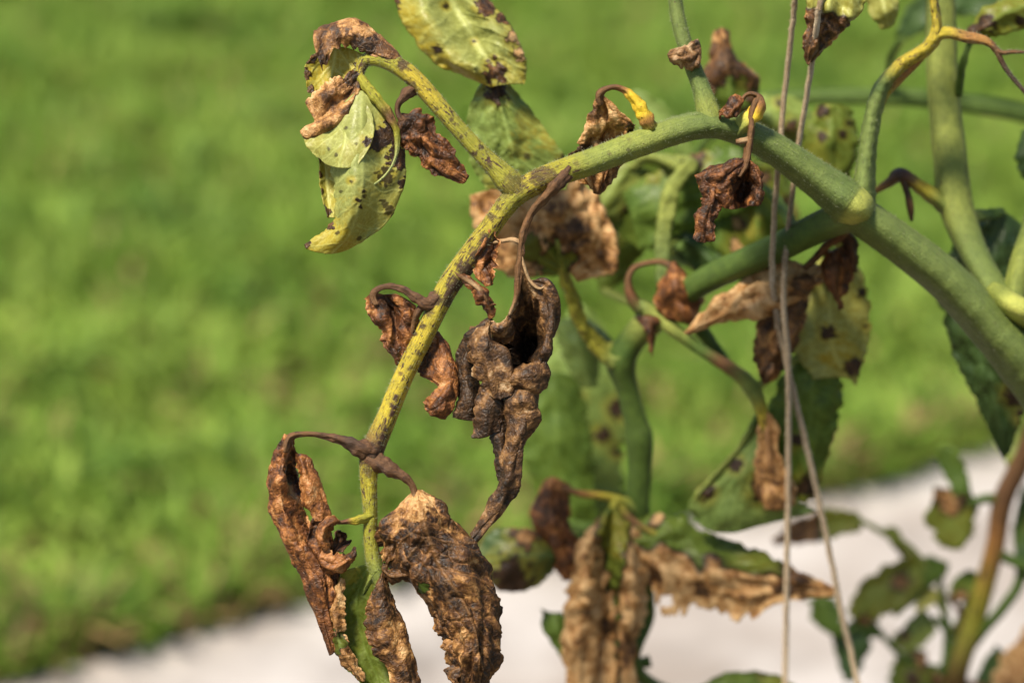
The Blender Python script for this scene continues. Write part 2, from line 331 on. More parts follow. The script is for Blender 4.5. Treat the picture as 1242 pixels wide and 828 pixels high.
def field(spec, x, y, u, v):
    """mask value: number, function or list of (x, y, r, value) blobs over a starting value"""
    if callable(spec): return spec(u, v, x, y)
    if isinstance(spec, (list, tuple)):
        f = np.full(x.shape, float(spec[0]))
        for (bx, by, r, val) in spec[1:]:
            d = np.hypot(x-bx, y-by)+r*0.6*perlin(x/max(5, r*0.55), y/max(5, r*0.55), bx*0.37)+r*0.35*perlin(x/3, y/3, by*0.31)
            f = f+(val-f)*sstep(r*1.12, r*0.82, d)
        return f
    return np.full(x.shape, float(spec))
SEED = [0]
def patch(G, rails, res=1.5, big=4.0, ridge=2.2, cell=1.6, fine=0.5, cs=13.0, jag=0.04, dead=1.0, tone=0.0, yel=0.0,
          vein=1.0, vm=0.5, vs=19.0, vang=0.75, vh=0.8, rs=1.0, noise_dead=0.0, base_fade=0.10, holes=None, cellc=0.0, ruf=4.2):
    SEED[0] += 1; sd = SEED[0]; rs = rs*1.75; fine = fine*0.5
    rails = [np.array(r, float) for r in rails]
    L = np.mean([np.sum(np.linalg.norm(np.diff(r, axis=0), axis=1)) for r in rails])
    nu = int(np.clip(L/res, 8, 260)); t = np.linspace(0, 1, nu)
    R = np.stack([cr(r, t) for r in rails], 1)                       # nu, K, 3
    Wd = np.sum(np.linalg.norm(np.diff(R, axis=1), axis=2), 1); W = np.percentile(Wd, 80)
    nv = int(np.clip(W/res, 6, 220)); v = np.linspace(0, 1, nv)
    j0 = np.clip(jag*(0.5+1.6*perlin(t*L/11.0, sd*1.7)+0.9*perlin(t*L/4.0, sd*2.9)), 0, 0.3)
    j1 = np.clip(jag*(0.5+1.6*perlin(t*L/11.0, sd*4.1)+0.9*perlin(t*L/4.0, sd*5.3)), 0, 0.3)
    S = np.empty((nu, nv, 3)); VV = np.empty((nu, nv))
    for i in range(nu):
        vv = j0[i]+v*(1-j0[i]-j1[i]); VV[i] = vv; S[i] = cr(R[i], vv)
    UU = np.repeat(t[:, None], nv, 1)
    s = UU*L; tt = (VV-vm)*W
    wloc = np.clip(Wd/W, 0.12, 1)[:, None]
    du = np.gradient(S, axis=0); dv = np.gradient(S, axis=1); N = np.cross(du, dv)
    N /= np.linalg.norm(N, axis=2)[..., None]+1e-9
    if N[..., 2].mean() > 0: N = -N
    z = sd*7.31
    h = 0.9*big*perlin(s/(26*rs), tt/(22*rs), z)+big*0.5*perlin(s/(13*rs), tt/(10*rs), z+3)
    sk = s-np.abs(tt)*vang
    rd = 1-2*np.abs(perlin(sk/(30*rs), tt/(14*rs), z+9)); h = h+ridge*rd*1.15; rv = 1-2*np.abs(perlin(sk/(19*rs), tt/(21*rs), z+11)); h = h-ridge*rv*0.95
    rd2 = 1-2*np.abs(perlin(sk/(15*rs), tt/(8*rs), z+13)); h = h+ridge*0.26*rd2
    wx = s+5*perlin(s/16, tt/16, z+20)+2*perlin(s/6, tt/6, z+21); wy = tt+5*perlin(s/16, tt/16, z+27)+2*perlin(s/6, tt/6, z+28)
    F1, F2 = worley(wx/cs, wy/(cs*0.8), sd)
    cellv = sstep(0.0, 0.38, F2-F1); h = h+0.62*cell*(cellv-0.6)*(0.55+0.9*perlin(s/22, tt/22, z+60))
    h = h+fine*perlin(s/3.4, tt/3.4, z+30)+fine*0.5*perlin(s/1.8, tt/1.8, z+33)
    ph = sk/vs+0.22*perlin(s/20, tt/20, z+40); fr = np.abs(ph-np.round(ph))*vs
    sv = np.exp(-(fr/1.3)**2)*sstep(0, 6, np.abs(tt))*0.8
    mr = np.exp(-(tt/2.2)**2)
    tert = np.exp(-((F2-F1)*cs/1.4)**2)*0.6
    ve = np.clip(np.maximum(np.maximum(sv, mr), tert), 0, 1)*vein
    h = h+vh*np.maximum(sv, mr)*1.4*vein
    eg = np.maximum(np.exp(-v*W/8.0), np.exp(-(1-v)*W/8.0))[None, :]; h = h+ruf*eg*(perlin(s/11, z+80, v[None, :].round()*9)+0.6*perlin(s/5, z+83, v[None, :].round()*9))
    fade = sstep(0, base_fade, UU)*0.85+0.15 if base_fade > 0 else 1.0
    h = h*fade*np.minimum(1, 0.25+wloc)
    S = S+N*h[..., None]
    x, y = S[..., 0], S[..., 1]
    de = field(dead, x, y, UU, VV)
    if noise_dead: de = de+noise_dead*perlin(x/14, y/14, z+50)+noise_dead*0.5*perlin(x/5, y/5, z+55)
    rim = np.exp(-np.minimum(v, 1-v)*W/1.6)[None, :]*0.28
    ye_ = np.clip(field(yel, x, y, UU, VV), 0, 1)
    if isinstance(dead, (list, tuple)):
        for (bx, by, r, val) in dead[1:]:
            if val > 0.4: ye_ = np.maximum(ye_, 0.75*sstep(r*2.1+3, r*0.8, np.hypot(x-bx, y-by)+r*0.5*perlin(x/7, y/7, bx)))
    mk = np.stack([np.clip(de, 0, 1), ve, field(tone, x, y, UU, VV)+rim+cellc*(0.30-sstep(0.04, 0.35, F2-F1))*np.clip(0.6+1.5*perlin(s/26, tt/26, z+70), 0, 1.4), ye_], -1).reshape(-1, 4)
    F = grid_faces(nu, nv)
    if holes:
        c = S.reshape(-1, 3)[F].mean(1); keep = np.ones(len(F), bool)
        for hx, hy, hr in holes: keep &= np.hypot(c[:, 0]-hx, c[:, 1]-hy)+hr*0.4*perlin(c[:, 0]/5, c[:, 1]/5, 3.3) > hr
        F = F[keep]
    k = nu*nv
    G.add(S.reshape(-1, 3), F, mk, np.tile(np.array([[.14, .08, .04, .4]]), (k, 1)), np.zeros((k, 3)))
def leaf(name, parent, base, mat, patches, tubes=(), thick=0.9, res=1.25, label=None, **kw):
    """a leaf blade with its petiole: one mesh (two materials)"""
    G = Geo(); nf = 0
    for p in patches:
        if isinstance(p, dict): q = dict(kw); q.update(p); rails = q.pop('rails'); patch(G, rails, **{'res': res, **q})
        else: patch(G, p, res=res, **kw)
    nf = sum(len(f) for f in G.F)
    for i, tb in enumerate(tubes): tube(G, tb, nr=14, step=max(1.6, res), rough=0.34, ridge=0.17, seed=len(name)+i*1.3)
    at = {'mask': ('FLOAT_COLOR', np.vstack(G.mask)), 'tint': ('FLOAT_COLOR', np.vstack(G.tint)), 'stalk': ('FLOAT_VECTOR', np.vstack(G.stalk))}
    o = make_mesh(name, P(np.vstack(G.V)), G.F, mat, at, parent, base)
    if tubes:
        o.data.materials.append(M_STALK)
        idx = np.zeros(len(o.data.polygons), np.int32); idx[nf:] = 1; o.data.polygons.foreach_set('material_index', idx)
    if thick:
        md = o.modifiers.new('thickness', 'SOLIDIFY'); md.thickness = thick*U; md.offset = 0
    if label: o['label'] = label
    return o
def stalks(name, parent, base, tubes, hl=None, nr=16, step=2.2, seed=1, hair=0.5, rough=0.016, label=None):
    G = Geo()
    for i, tb in enumerate(tubes):
        tube(G, tb, nr, step, rough, 0.045, seed+i*1.7, (hl, hair) if hl is not None else None)
    at = {'tint': ('FLOAT_COLOR', np.vstack(G.tint)), 'stalk': ('FLOAT_VECTOR', np.vstack(G.stalk))}
    o = make_mesh(name, P(np.vstack(G.V)), G.F, M_STALK, at, parent, base)
    if label: o['label'] = label
    return o
def thing(name, label, cat, loc, group=None):
    o = bpy.data.objects.new(name, None); sc.collection.objects.link(o)
    o.location = loc; o.empty_display_size = 0.05; o['label'] = label; o['category'] = cat
    if group: o['group'] = group
    return o
def to_ground(pt, r, key, root, n=4, wob=0.01):
    """continue a stem from pixel-space pt down to the ground point root (world)"""
    a = P([pt])[0]; out = []
    for i in range(1, n+1):
        f = i/n; w = a+(root-a)*np.array([f**0.7, f**0.7, f]); w = w+np.array([wob*math.sin(i*2.1), wob*math.cos(i*1.7), 0])*(1 if i < n else 0)
        out.append((*Q(w), r*(1+0.25*f)/(1+(Q(w)[2]*U)/D0*0.0), key))
    return out

# ------------------------------------------------------------------ ground: lawn, path, planting bed
EDGE_PX = [(0, 822), (100, 797), (200, 772), (290, 748), (370, 725), (480, 706), (600, 678), (760, 640), (920, 602), (1000, 592), (1060, 584), (1110, 568), (1160, 545), (1242, 528)]
EDGE = np.array([ground_pt(x, y) for x, y in EDGE_PX])
d0 = (EDGE[5]-EDGE[0])/np.linalg.norm(EDGE[5]-EDGE[0]); d1 = (EDGE[-1]-EDGE[4])/np.linalg.norm(EDGE[-1]-EDGE[4])
EDGE = np.vstack([EDGE[0]-d0*14, EDGE[0]-d0*3, EDGE[0]-d0*1, EDGE, EDGE[-1]+d1*1, EDGE[-1]+d1*3, EDGE[-1]+d1*14])
def edge_y(x): return np.interp(x, EDGE[:, 0], EDGE[:, 1])
xs = np.concatenate([np.linspace(EDGE[0, 0], -2.5, 12), np.linspace(-2.48, 3.2, 500), np.linspace(3.25, EDGE[-1, 0], 12)])
ye = edge_y(xs)+0.03*perlin(xs*7, 1.3)+0.016*perlin(xs*23, 4.3)
def strip(name, ya, yb, z, mat, ny=2):
    rows = [np.stack([xs, ya+(yb-ya)*k/(ny-1), np.full_like(xs, z)], 1) for k in range(ny)]
    V = np.vstack(rows); F = grid_faces(ny, len(xs))
    o = make_mesh(name, V, F, mat, None); o['kind'] = 'structure'; return o
gm = 220.0
lawn = make_mesh('lawn', np.array([[-gm, -gm, -0.008], [gm, -gm, -0.008], [gm, gm, -0.008], [-gm, gm, -0.008]]), np.array([[0, 1, 2, 3]]), M_LAWN)
lawn['kind'] = 'structure'
strip('path', ye-0.50, ye, 0.0, M_PATH)
strip('planting_bed', ye-3.2, ye-0.49, 0.006, M_SOIL)

rs = np.random.RandomState(11)
def blades(n, x0, x1, ymax):
    x = rs.uniform(x0, x1, n); e = edge_y(x); y = e-0.012+(ymax-e)*rs.rand(n)**1.25
    clump = perlin(x*7, y*6, 2.0)+0.9*perlin(x*19, y*13, 5.0)
    keep = rs.rand(n) < np.clip(0.78+0.5*clump, 0.3, 1); x, y, clump = x[keep], y[keep], clump[keep]; n = len(x)
    hgt = rs.uniform(0.02, 0.06, n)*(1+0.45*clump); hgt = np.clip(hgt, 0.012, 0.1)
    wd_ = rs.uniform(0.0022, 0.0045, n)
    az = rs.uniform(0, 2*np.pi, n); lean = rs.uniform(0.2, 1.25, n)
    dx, dy = np.cos(az), np.sin(az); px, py = -dy, dx
    b = np.stack([x, y, np.full(n, -0.006)], 1)
    D = np.stack([dx, dy, np.zeros(n)], 1); S = np.stack([px, py, np.zeros(n)], 1)*wd_[:, None]
    Z = np.array([0, 0, 1.0])
    m1 = b+D*(hgt*lean*0.35)[:, None]+Z*(hgt*0.62)[:, None]; tip = b+D*(hgt*lean)[:, None]+Z*(hgt*np.clip(1.05-0.35*lean, 0.45, 1))[:, None]
    V = np.stack([b-S*0.8, b+S*0.8, m1-S, m1+S, tip], 1).reshape(-1, 3)
    o = (np.arange(n)*5)[:, None]
    F = [o+np.array([[0, 1, 3, 2]]), o+np.array([[2, 3, 4]])]
    c1 = np.array([0.138, 0.245, 0.028]); c2 = np.array([0.255, 0.360, 0.058]); c3 = np.array([0.102, 0.205, 0.032]); c4 = np.array([0.30, 0.21, 0.09])
    k = np.clip(0.5+0.35*perlin(x*5, y*4, 9.0)+0.7*perlin(x*16, y*9, 12.0)+rs.normal(size=n)*0.28, 0, 1)[:, None]
    col = c1*(1-k)+c2*k
    k3 = np.clip(perlin(x*5.2, y*4.2, 31.0)*0.8+perlin(x*14, y*10, 33.0)*1.1-0.15+rs.normal(size=n)*0.2, 0, 1)[:, None]; col = col*(1-k3)+c3*k3
    dry = np.clip(perlin(x*2.6, y*2.2, 17.0)*0.9-0.34, 0, 1)+0.04; near = np.exp(-(y-edge_y(x))/0.07)*0.22
    isd = (rs.rand(n) < dry+near)[:, None]; col = np.where(isd, c4*(0.7+0.6*rs.rand(n)[:, None]), col)
    col = col*(0.8+0.4*rs.rand(n)[:, None])
    tint = np.repeat(np.concatenate([col, np.ones((n, 1))], 1), 5, 0)
    return V, F, tint
V, F, ti = blades(190000, -1.8, 1.8, 4.6)
grass = make_mesh('grass', V, F, M_GRASS, {'tint': ('FLOAT_COLOR', ti)})
grass['kind'] = 'stuff'; grass['label'] = 'short bright green lawn grass beyond the pale path'; grass['category'] = 'grass'

# ------------------------------------------------------------------ tomato plant
root1 = np.array([0.30, 1.18, 0.0])
plant = thing('tomato_plant', 'blighted tomato plant with withered brown leaves on thick green stems beside twine', 'plant', root1)
HL = []
S1 = [(1050, 259, 88, 17, 'g'), (1039, 251, 82, 24, 'c'), (1026, 242, 82, 26.5, 'g'), (985, 212, 76, 22, 'g'), (930, 174, 62, 18.5, 'g'), (880, 153, 52, 17, 'g'),
      (840, 153, 44, 17, 'g'), (780, 172, 32, 16.5, 'l'), (720, 195, 16, 16, 'l'), (685, 207, 8, 15.5, 'q'), (650, 221, 2, 15, 'z'), (622, 240, 0, 13.5, 'q'),
      (600, 268, 0, 12.5, 'z'), (572, 308, 0, 14.5, 'z'), (542, 350, 0, 13.5, 'z'), (515, 405, 0, 12, 'y'), (490, 455, 0, 12, 'y'), (468, 508, 0, 12.5, 'y'),
      (452, 545, 0, 14, 'p'), (447, 575, 0, 11, 'z'), (449, 620, 2, 8.6, 'q'), (450, 660, 4, 9, 'q'), (456, 690, 6, 9.5, 'l'), (464, 716, 9, 6, 'l')]
S2 = [(634, 236, 2, 14, 'z'), (618, 222, 0, 16, 'q'), (600, 203, -2, 12.5, 'q'), (580, 183, -4, 10.5, 'q'), (550, 150, -6, 10.2, 'q'), (520, 115, -6, 10.8, 'y'), (497, 91, -5, 11, 'y'),
      (475, 77, -4, 10.5, 'q'), (456, 71, -2, 9.5, 'q'), (443, 74, 0, 8, 'q'), (437, 86, 0, 6, 'z'), (437, 96, -3, 5, 'q')]
M1 = [(866, 158, 46, 15, 'g'), (858, 132, 49, 13.5, 'l'), (851, 108, 53, 11, 'g'), (838, 75, 58, 9.8, 'g'), (828, 45, 62, 9.2, 'g'), (821, 15, 66, 8.6, 'g'), (819, -20, 70, 8, 'g'), (826, -70, 78, 7, 'g'), (840, -130, 88, 5, 'g')]
stalk = stalks('leaf_stalk', plant, root1, [S1, S2, M1], HL, nr=24, step=1.6, hair=0.45, label='green leaf stalk turning yellow with black blight streaks')

# --- upper curled leaf, half green, half dried
leaf('leaflet', stalk, root1, M_PALE, [
    dict(rails=[[(486, 68, 8), (455, 45, 18), (425, 32, 24), (395, 38, 20), (388, 52, 12)],
                [(487, 71, 0), (462, 46, 0), (428, 23, 2), (396, 28, 0), (380, 38, -2)],
                [(484, 75, -9), (455, 56, -13), (428, 43, -15), (402, 43, -13), (383, 62, -10)],
                [(472, 73, -10), (450, 67, -8), (428, 62, -4), (408, 60, -8), (392, 88, -10)]],
         big=3, ridge=3, cell=1.2, jag=0.07, tone=[0.05, (425, 28, 14, .45), (445, 40, 10, .4), (440, 58, 14, -.5), (388, 72, 12, -.25)], vm=0.3, vein=.5),  # tone blobs paint the hood's lit top and the shade under it
    dict(rails=[[(376, 68, 12), (366, 90, 8), (372, 113, 6)], [(398, 58, 20), (392, 86, 22), (390, 112, 10)], [(420, 58, 18), (415, 84, 18), (410, 102, 8)], [(440, 66, 8), (434, 84, 6), (428, 98, 2)]],
         big=2, ridge=1, cell=.8, dead=[0.0, (369, 90, 8, 1), (374, 112, 8, 1), (376, 70, 8, 1), (438, 84, 9, .9)], yel=.95, tone=-.35),
    dict(rails=[[(438, 84, -2), (415, 91, -8), (392, 101, -6), (370, 122, -2)], [(438, 88, -5), (415, 104, -14), (395, 118, -14), (373, 131, -6)],
                [(438, 92, -3), (419, 117, -6), (399, 135, -7), (381, 148, -6)], [(439, 96, -5), (424, 125, -15), (404, 146, -16), (364, 159, -8)],
                [(440, 100, -4), (430, 130, -9), (413, 150, -9), (378, 169, -4)], [(442, 104, -2), (436, 132, -7), (425, 147, -7), (400, 159, -3)]],
         big=2, ridge=3.4, cell=.6, jag=.06, tone=[.22, (436, 92, 16, -.4), (430, 132, 10, .0), (372, 162, 10, .3)], vs=13, vang=0.1, rs=.8, vein=.6),
    dict(rails=[[(376, 172, 4), (396, 194, 2), (404, 220, 2), (406, 250, 0), (400, 273, 4), (369, 297, 6)],
                [(393, 152, -8), (402, 190, -10), (408, 222, -10), (410, 250, -12), (406, 277, -6), (374, 303, 2)],
                [(432, 112, -10), (430, 170, -28), (432, 215, -38), (428, 250, -36), (418, 284, -18), (396, 307, 2)],
                [(456, 118, -6), (462, 165, -10), (464, 210, -10), (460, 248, -9), (444, 280, -3), (421, 304, 4)],
                [(462, 118, -2), (482, 156, 0), (491, 195, 4), (488, 228, 4), (472, 266, 4), (441, 290, 6)],
                [(460, 122, 6), (474, 160, 14), (480, 195, 18), (476, 228, 18), (462, 258, 14), (436, 286, 10)]],
         big=2.2, ridge=.7, cell=.55, fine=.25, jag=.015, vs=26, vm=.45, vein=.7,
         dead=[0, (476, 160, 16, .8), (458, 172, 13, .62), (484, 192, 13, .85), (468, 214, 11, .45), (489, 222, 7, .7), (387, 204, 6, .9), (389, 225, 5, .9), (395, 258, 8, .9), (400, 272, 6, .9), (370, 296, 6, .9),
               (419, 155, 2.6, .38), (426, 219, 3, .42), (440, 232, 3, .5), (434, 243, 3.6, .5), (441, 238, 2.4, .42), (437, 250, 2.6, .5), (466, 246, 5, .4), (409, 283, 2.8, .42), (473, 255, 7, .42), (435, 289, 3, .4), (414, 232, 2, .36)],
         yel=[.12, (470, 235, 25, .45), (395, 295, 38, .9), (440, 265, 25, .45), (390, 230, 14, .5), (415, 200, 25, .0)], tone=-.2),
    dict(rails=[[(436, 110, -8), (452, 140, -16), (452, 170, -27), (434, 203, -36)], [(416, 126, -4), (425, 150, -14), (423, 178, -30), (414, 204, -34)], [(396, 144, -2), (398, 158, -8), (398, 178, -20), (397, 200, -20)], [(366, 158, -2), (366, 165, -4), (372, 178, -8), (384, 190, -10)]],
         big=2, ridge=.8, cell=.5, fine=.2, jag=.01, ruf=1.6, vs=22, vm=.4, vein=.8, dead=[0, (419, 155, 2.6, .4), (432, 175, 2.2, .38), (366, 164, 6, .8), (398, 180, 2.2, .38), (446, 172, 6, .55), (408, 188, 2.4, .4)], yel=[.2, (425, 190, 16, .4), (380, 176, 14, .4)]),
    dict(rails=[[(376, 178, 12), (386, 192, 16), (387, 216, 18), (391, 240, 16), (397, 264, 8)], [(388, 180, 18), (394, 198, 24), (397, 220, 26), (399, 244, 22), (401, 264, 10)], [(398, 182, 14), (408, 200, 18), (412, 222, 18), (412, 246, 14), (406, 264, 8)]],
         big=1.5, ridge=.8, cell=.5, jag=.02, ruf=2, dead=[0, (385, 194, 4, .8), (387, 212, 4, .8), (389, 232, 4, .8), (395, 256, 6, .8)], yel=.65, tone=-.3)],
    tubes=[[(437, 94, -4, 5, 'q'), (445, 107, -9, 6, 'q'), (459, 124, -13, 6.3, 'q'), (473, 143, -15, 5, 'b'), (481, 160, -14, 3.6, 'q'), (480, 190, -15, 1.5, 'v'), (466, 214, -19, 1.0, 'v'), (444, 229, -22, .8, 'v'), (424, 238, -20, .6, 'v')]],
    label='curled yellow-green leaflet with dried brown top')

# --- small russet curl under the upper stalk
leaf('leaflet', stalk, root1, M_DEADRED, [
    dict(rails=[[(484, 138, -2), (516, 133, -4), (527, 152, -2), (553, 187, -2), (569, 214, 0)],
                [(482, 150, -13), (505, 152, -18), (520, 171, -16), (543, 195, -12), (567, 217, -4)], [(480, 165, -10), (498, 173, -14), (514, 187, -12), (535, 206, -8), (564, 221, -2)],
                [(483, 174, 0), (491, 182, -2), (510, 195, -2), (528, 211, -2), (557, 222, 0)]], big=4, ridge=4, cell=1.5, jag=.07, tone=[-.02, (500, 150, 16, -.25), (490, 160, 12, -.3), (530, 185, 14, .1)], rs=.62, cs=9, vein=.4)],
    tubes=[[(505, 106, -4, 7, 'p'), (495, 112, -7, 7, 'p'), (487, 120, -10, 4.5, 'p'), (482, 130, -10, 3, 'p'), (484, 142, -10, 3.5, 'p'), (492, 150, -10, 4, 'b')]])

# --- scrap beside the stalk fork
leaf('leaflet', stalk, root1, M_DEADRED, [
    dict(rails=[[(591, 278, -8), (578, 304, -10), (570, 326, -10), (588, 348, -10)], [(594, 278, -14), (588, 305, -8), (585, 325, -10), (592, 347, -10)], [(597, 279, -10), (597, 305, 8), (597, 322, 4), (595, 346, -4)],
                [(601, 281, -10), (610, 298, -13), (606, 322, -15), (601, 343, -10)]], big=3, ridge=3.4, jag=.1, tone=.08, rs=.6, cs=9, vein=.4),
    dict(rails=[[(556, 335, -12), (570, 350, -12), (578, 368, -10), (592, 383, -6)], [(560, 334, -16), (580, 350, -20), (589, 366, -18), (597, 385, -8)], [(562, 332, -12), (588, 349, -12), (598, 366, -10), (602, 374, -6)]],
         big=2, ridge=2.5, jag=.1, tone=.05, rs=.6, cs=9, vein=.6)],
    tubes=[[(598, 294, -2, 2.2, 't'), (612, 292, -8, 2.0, 't'), (624, 291, -10, 2.5, 't'), (632, 296, -10, 2.5, 'b')], [(548, 330, -8, 3.2, 'b'), (560, 336, -14, 3, 'b'), (576, 346, -18, 2.5, 't'), (588, 360, -20, 2, 'b'), (596, 380, -10, 1.4, 'b')]])

# --- curled leaflet crossing behind the yellow stalk
leaf('leaflet', stalk, root1, M_DEADRED, [
    dict(rails=[[(441, 363, 2), (446, 382, 0), (460, 398, 4), (464, 416, 6), (482, 441, 8)], [(452, 355, -6), (459, 378, -6), (469, 398, -6), (475, 418, -2), (487, 441, 4)],
                [(466, 357, 4), (474, 376, 14), (480, 400, 8), (486, 420, 6), (492, 438, 8)], [(482, 357, -6), (492, 375, -2), (494, 395, 2), (498, 415, 6), (502, 432, 12)],
                [(498, 366, 2), (508, 385, 8), (514, 402, 14), (514, 418, 16), (512, 432, 18)]], big=3, ridge=3.2, jag=.05, tone=[.06, (446, 370, 10, .2), (470, 372, 12, -.45), (480, 400, 14, .2)], rs=.75, cs=10, vein=.6),
    dict(rails=[[(508, 415, 18), (505, 452, 12), (526, 468, 6), (511, 487, 0), (520, 501, 0)], [(518, 408, 14), (522, 445, 4), (536, 468, -4), (524, 491, -9), (526, 504, -4)],
                [(527, 402, 12), (540, 435, 0), (546, 462, -7), (539, 490, -11), (533, 508, -4)], [(532, 402, 14), (549, 438, 8), (556, 465, 4), (551, 488, 0), (540, 509, 0)],
                [(530, 404, 20), (542, 440, 22), (547, 465, 20), (543, 488, 14), (537, 505, 6)]], big=2.5, ridge=2.6, jag=.05, tone=[.1, (515, 440, 12, -.3), (532, 500, 10, .15), (540, 455, 16, .22)], rs=.75, cs=9, vein=.7)],  # the dark tone blob right of the stalk paints the stalk's shadow
    tubes=[[(530, 362, -2, 10, 'p'), (519, 368, -8, 8, 'p'), (505, 361, -11, 5.5, 'p'), (490, 351, -10, 3.8, 'p'), (474, 347, -8, 3, 'p'), (460, 350, -7, 3, 'p'), (452, 358, -7, 3.2, 'b'), (456, 370, -9, 2.5, 'b')],
           [(519, 368, -6, 6, 'p'), (508, 376, -6, 4, 'p'), (502, 392, 0, 3, 'b'), (498, 415, 6, 2, 'b')]])

# --- large blackened leaflet hanging in the middle
Fk = dict(rs=1.15, cs=9, vein=.45, jag=.06, ruf=4.5)
leaf('leaflet', stalk, root1, M_DEADGREY, [
    dict(rails=[[(627, 326, -10), (624, 360, -8), (616, 386, -8), (612, 415, 0), (618, 440, 4)], [(631, 328, -12), (633, 362, 8), (633, 390, 34), (636, 420, 58), (636, 445, 52)],
                [(635, 330, -12), (646, 362, 8), (652, 388, 26), (652, 415, 34), (648, 440, 26)], [(640, 337, -10), (659, 357, -6), (663, 385, -10), (659, 415, -14), (655, 440, -14)],
                [(643, 340, -6), (667, 345, -9), (676, 382, 0), (669, 417, 0), (662, 440, -2)], [(640, 347, 8), (660, 356, 14), (667, 390, 18), (661, 420, 14), (655, 440, 10)]],
         big=2, ridge=4.6, cell=1.5, tone=[.0, (633, 345, 16, .2), (662, 350, 9, .3), (664, 410, 12, .2), (628, 375, 10, .25), (634, 425, 22, -.6)], **Fk),  # shade inside the hollow painted as a very dark tone blob
    dict(rails=[[(618, 380, -12), (606, 390, -16), (592, 388, -12)], [(622, 390, -10), (606, 400, -20), (594, 397, -18)], [(624, 400, 2), (612, 408, -10), (597, 406, -12)], [(622, 412, 14), (612, 416, 6), (600, 414, 0)]],
         big=2, ridge=2.4, tone=.12, **Fk),
    dict(rails=[[(594, 384, 2), (566, 402, 8), (553, 440, 10), (556, 480, 10), (548, 506, 6)], [(596, 385, -4), (573, 410, -2), (563, 445, 0), (569, 485, 0), (561, 509, 0)], [(600, 392, 6), (585, 420, 10), (580, 450, 14), (585, 490, 12), (582, 511, 8)]],
         big=2, ridge=4.4, tone=-.32, **Fk),  # back layer in shadow, its shade put into the dark tone
    dict(rails=[[(592, 387, -8), (573, 404, -6), (568, 428, -6), (575, 450, -6), (587, 478, -8)], [(594, 388, -18), (582, 405, -21), (580, 428, -23), (587, 452, -23), (598, 481, -17)],
                [(596, 391, -18), (590, 410, -21), (597, 429, -28), (603, 454, -28), (607, 484, -19)], [(597, 394, -10), (595, 413, -10), (613, 424, -20), (618, 450, -20), (617, 479, -14)], [(598, 398, 4), (599, 416, 2), (612, 432, -4), (614, 452, -4), (612, 476, -2)]],
         big=2, ridge=4.8, cell=1.2, tone=[.1, (585, 400, 12, .25), (605, 455, 14, .2)], **Fk),
    dict(rails=[[(582, 468, -2), (574, 500, -4), (573, 531, -2)], [(592, 476, -14), (588, 502, -14), (585, 531, -8)], [(606, 484, -12), (604, 505, -10), (598, 526, -6)], [(613, 486, 0), (612, 505, 2), (607, 521, 0)]],
         big=2, ridge=2.2, tone=-.12, **Fk),
    dict(rails=[[(618, 456, 4), (628, 450, 6), (642, 444, 4), (658, 436, 4)], [(616, 457, -10), (625, 446, -15), (642, 441, -17), (661, 437, -8)], [(615, 463, -18), (628, 458, -27), (645, 455, -29), (668, 452, -8)], [(618, 469, -10), (630, 473, -14), (648, 477, -16), (663, 468, -4)], [(622, 470, 2), (634, 474, 2), (648, 476, 2), (658, 468, 4)]],
         big=2, ridge=2, tone=.06, base_fade=0, **Fk),
    dict(rails=[[(625, 470, 10), (628, 500, 12), (620, 540, 10), (616, 575, 8), (604, 610, 6), (575, 652, 4)], [(619, 472, -4), (617, 505, -4), (613, 545, -4), (606, 585, -4), (594, 614, -4), (571, 648, -2)],
                [(630, 472, -19), (630, 505, -19), (622, 545, -15), (614, 580, -13), (601, 615, -9), (572, 653, -6)], [(642, 474, -21), (642, 505, -19), (630, 545, -15), (623, 578, -13), (608, 613, -9), (574, 655, -5)],
                [(654, 476, -6), (654, 500, -6), (637, 540, -4), (631, 572, -4), (616, 612, -3), (575, 657, -2)], [(645, 478, 8), (645, 500, 10), (630, 540, 8), (625, 572, 8), (611, 610, 6), (576, 655, 3)]],
         big=2, ridge=4.4, cell=1.6, tone=[.06, (640, 500, 20, .2), (590, 630, 22, .12)], **{**Fk, 'jag': .0}),
    dict(rails=[[(600, 505, 6), (595, 530, 6), (601, 555, 6), (604, 582, 2)], [(612, 505, 0), (607, 530, -2), (608, 555, -2), (607, 584, 0)], [(625, 505, 6), (622, 530, 6), (616, 555, 6), (612, 587, 4)]], big=2, ridge=2, tone=-.25, **Fk),
    dict(rails=[[(596, 395, 12), (590, 430, 22), (595, 480, 18), (600, 525, 8)], [(625, 400, 58), (622, 440, 66), (622, 480, 44), (620, 520, 14)], [(652, 420, 40), (652, 450, 40), (650, 480, 26), (640, 515, 8)]], big=2, ridge=2, tone=-.5, **Fk)],  # back wall of the hollow, toned dark to stand for its shade
    tubes=[[(690, 206, 2, 9, 'p'), (678, 219, -6, 8.5, 'p'), (664, 236, -10, 6, 'b'), (649, 252, -11, 4.6, 'b'), (639, 270, -11, 4, 'b'), (633, 290, -11, 3.8, 'b'), (631, 310, -10, 4, 'b'), (629, 330, -10, 4.5, 'b'), (626, 360, -12, 3, 'b'), (618, 382, -14, 2, 't')],
           [(632, 310, -10, 2, 't'), (636, 325, -11, 1.8, 't'), (643, 341, -9, 1.7, 't'), (654, 350, -9, 1.4, 't'), (665, 345, -10, 1.2, 't')]],
    label='blackened umber leaflet twisted into a long hanging tail')

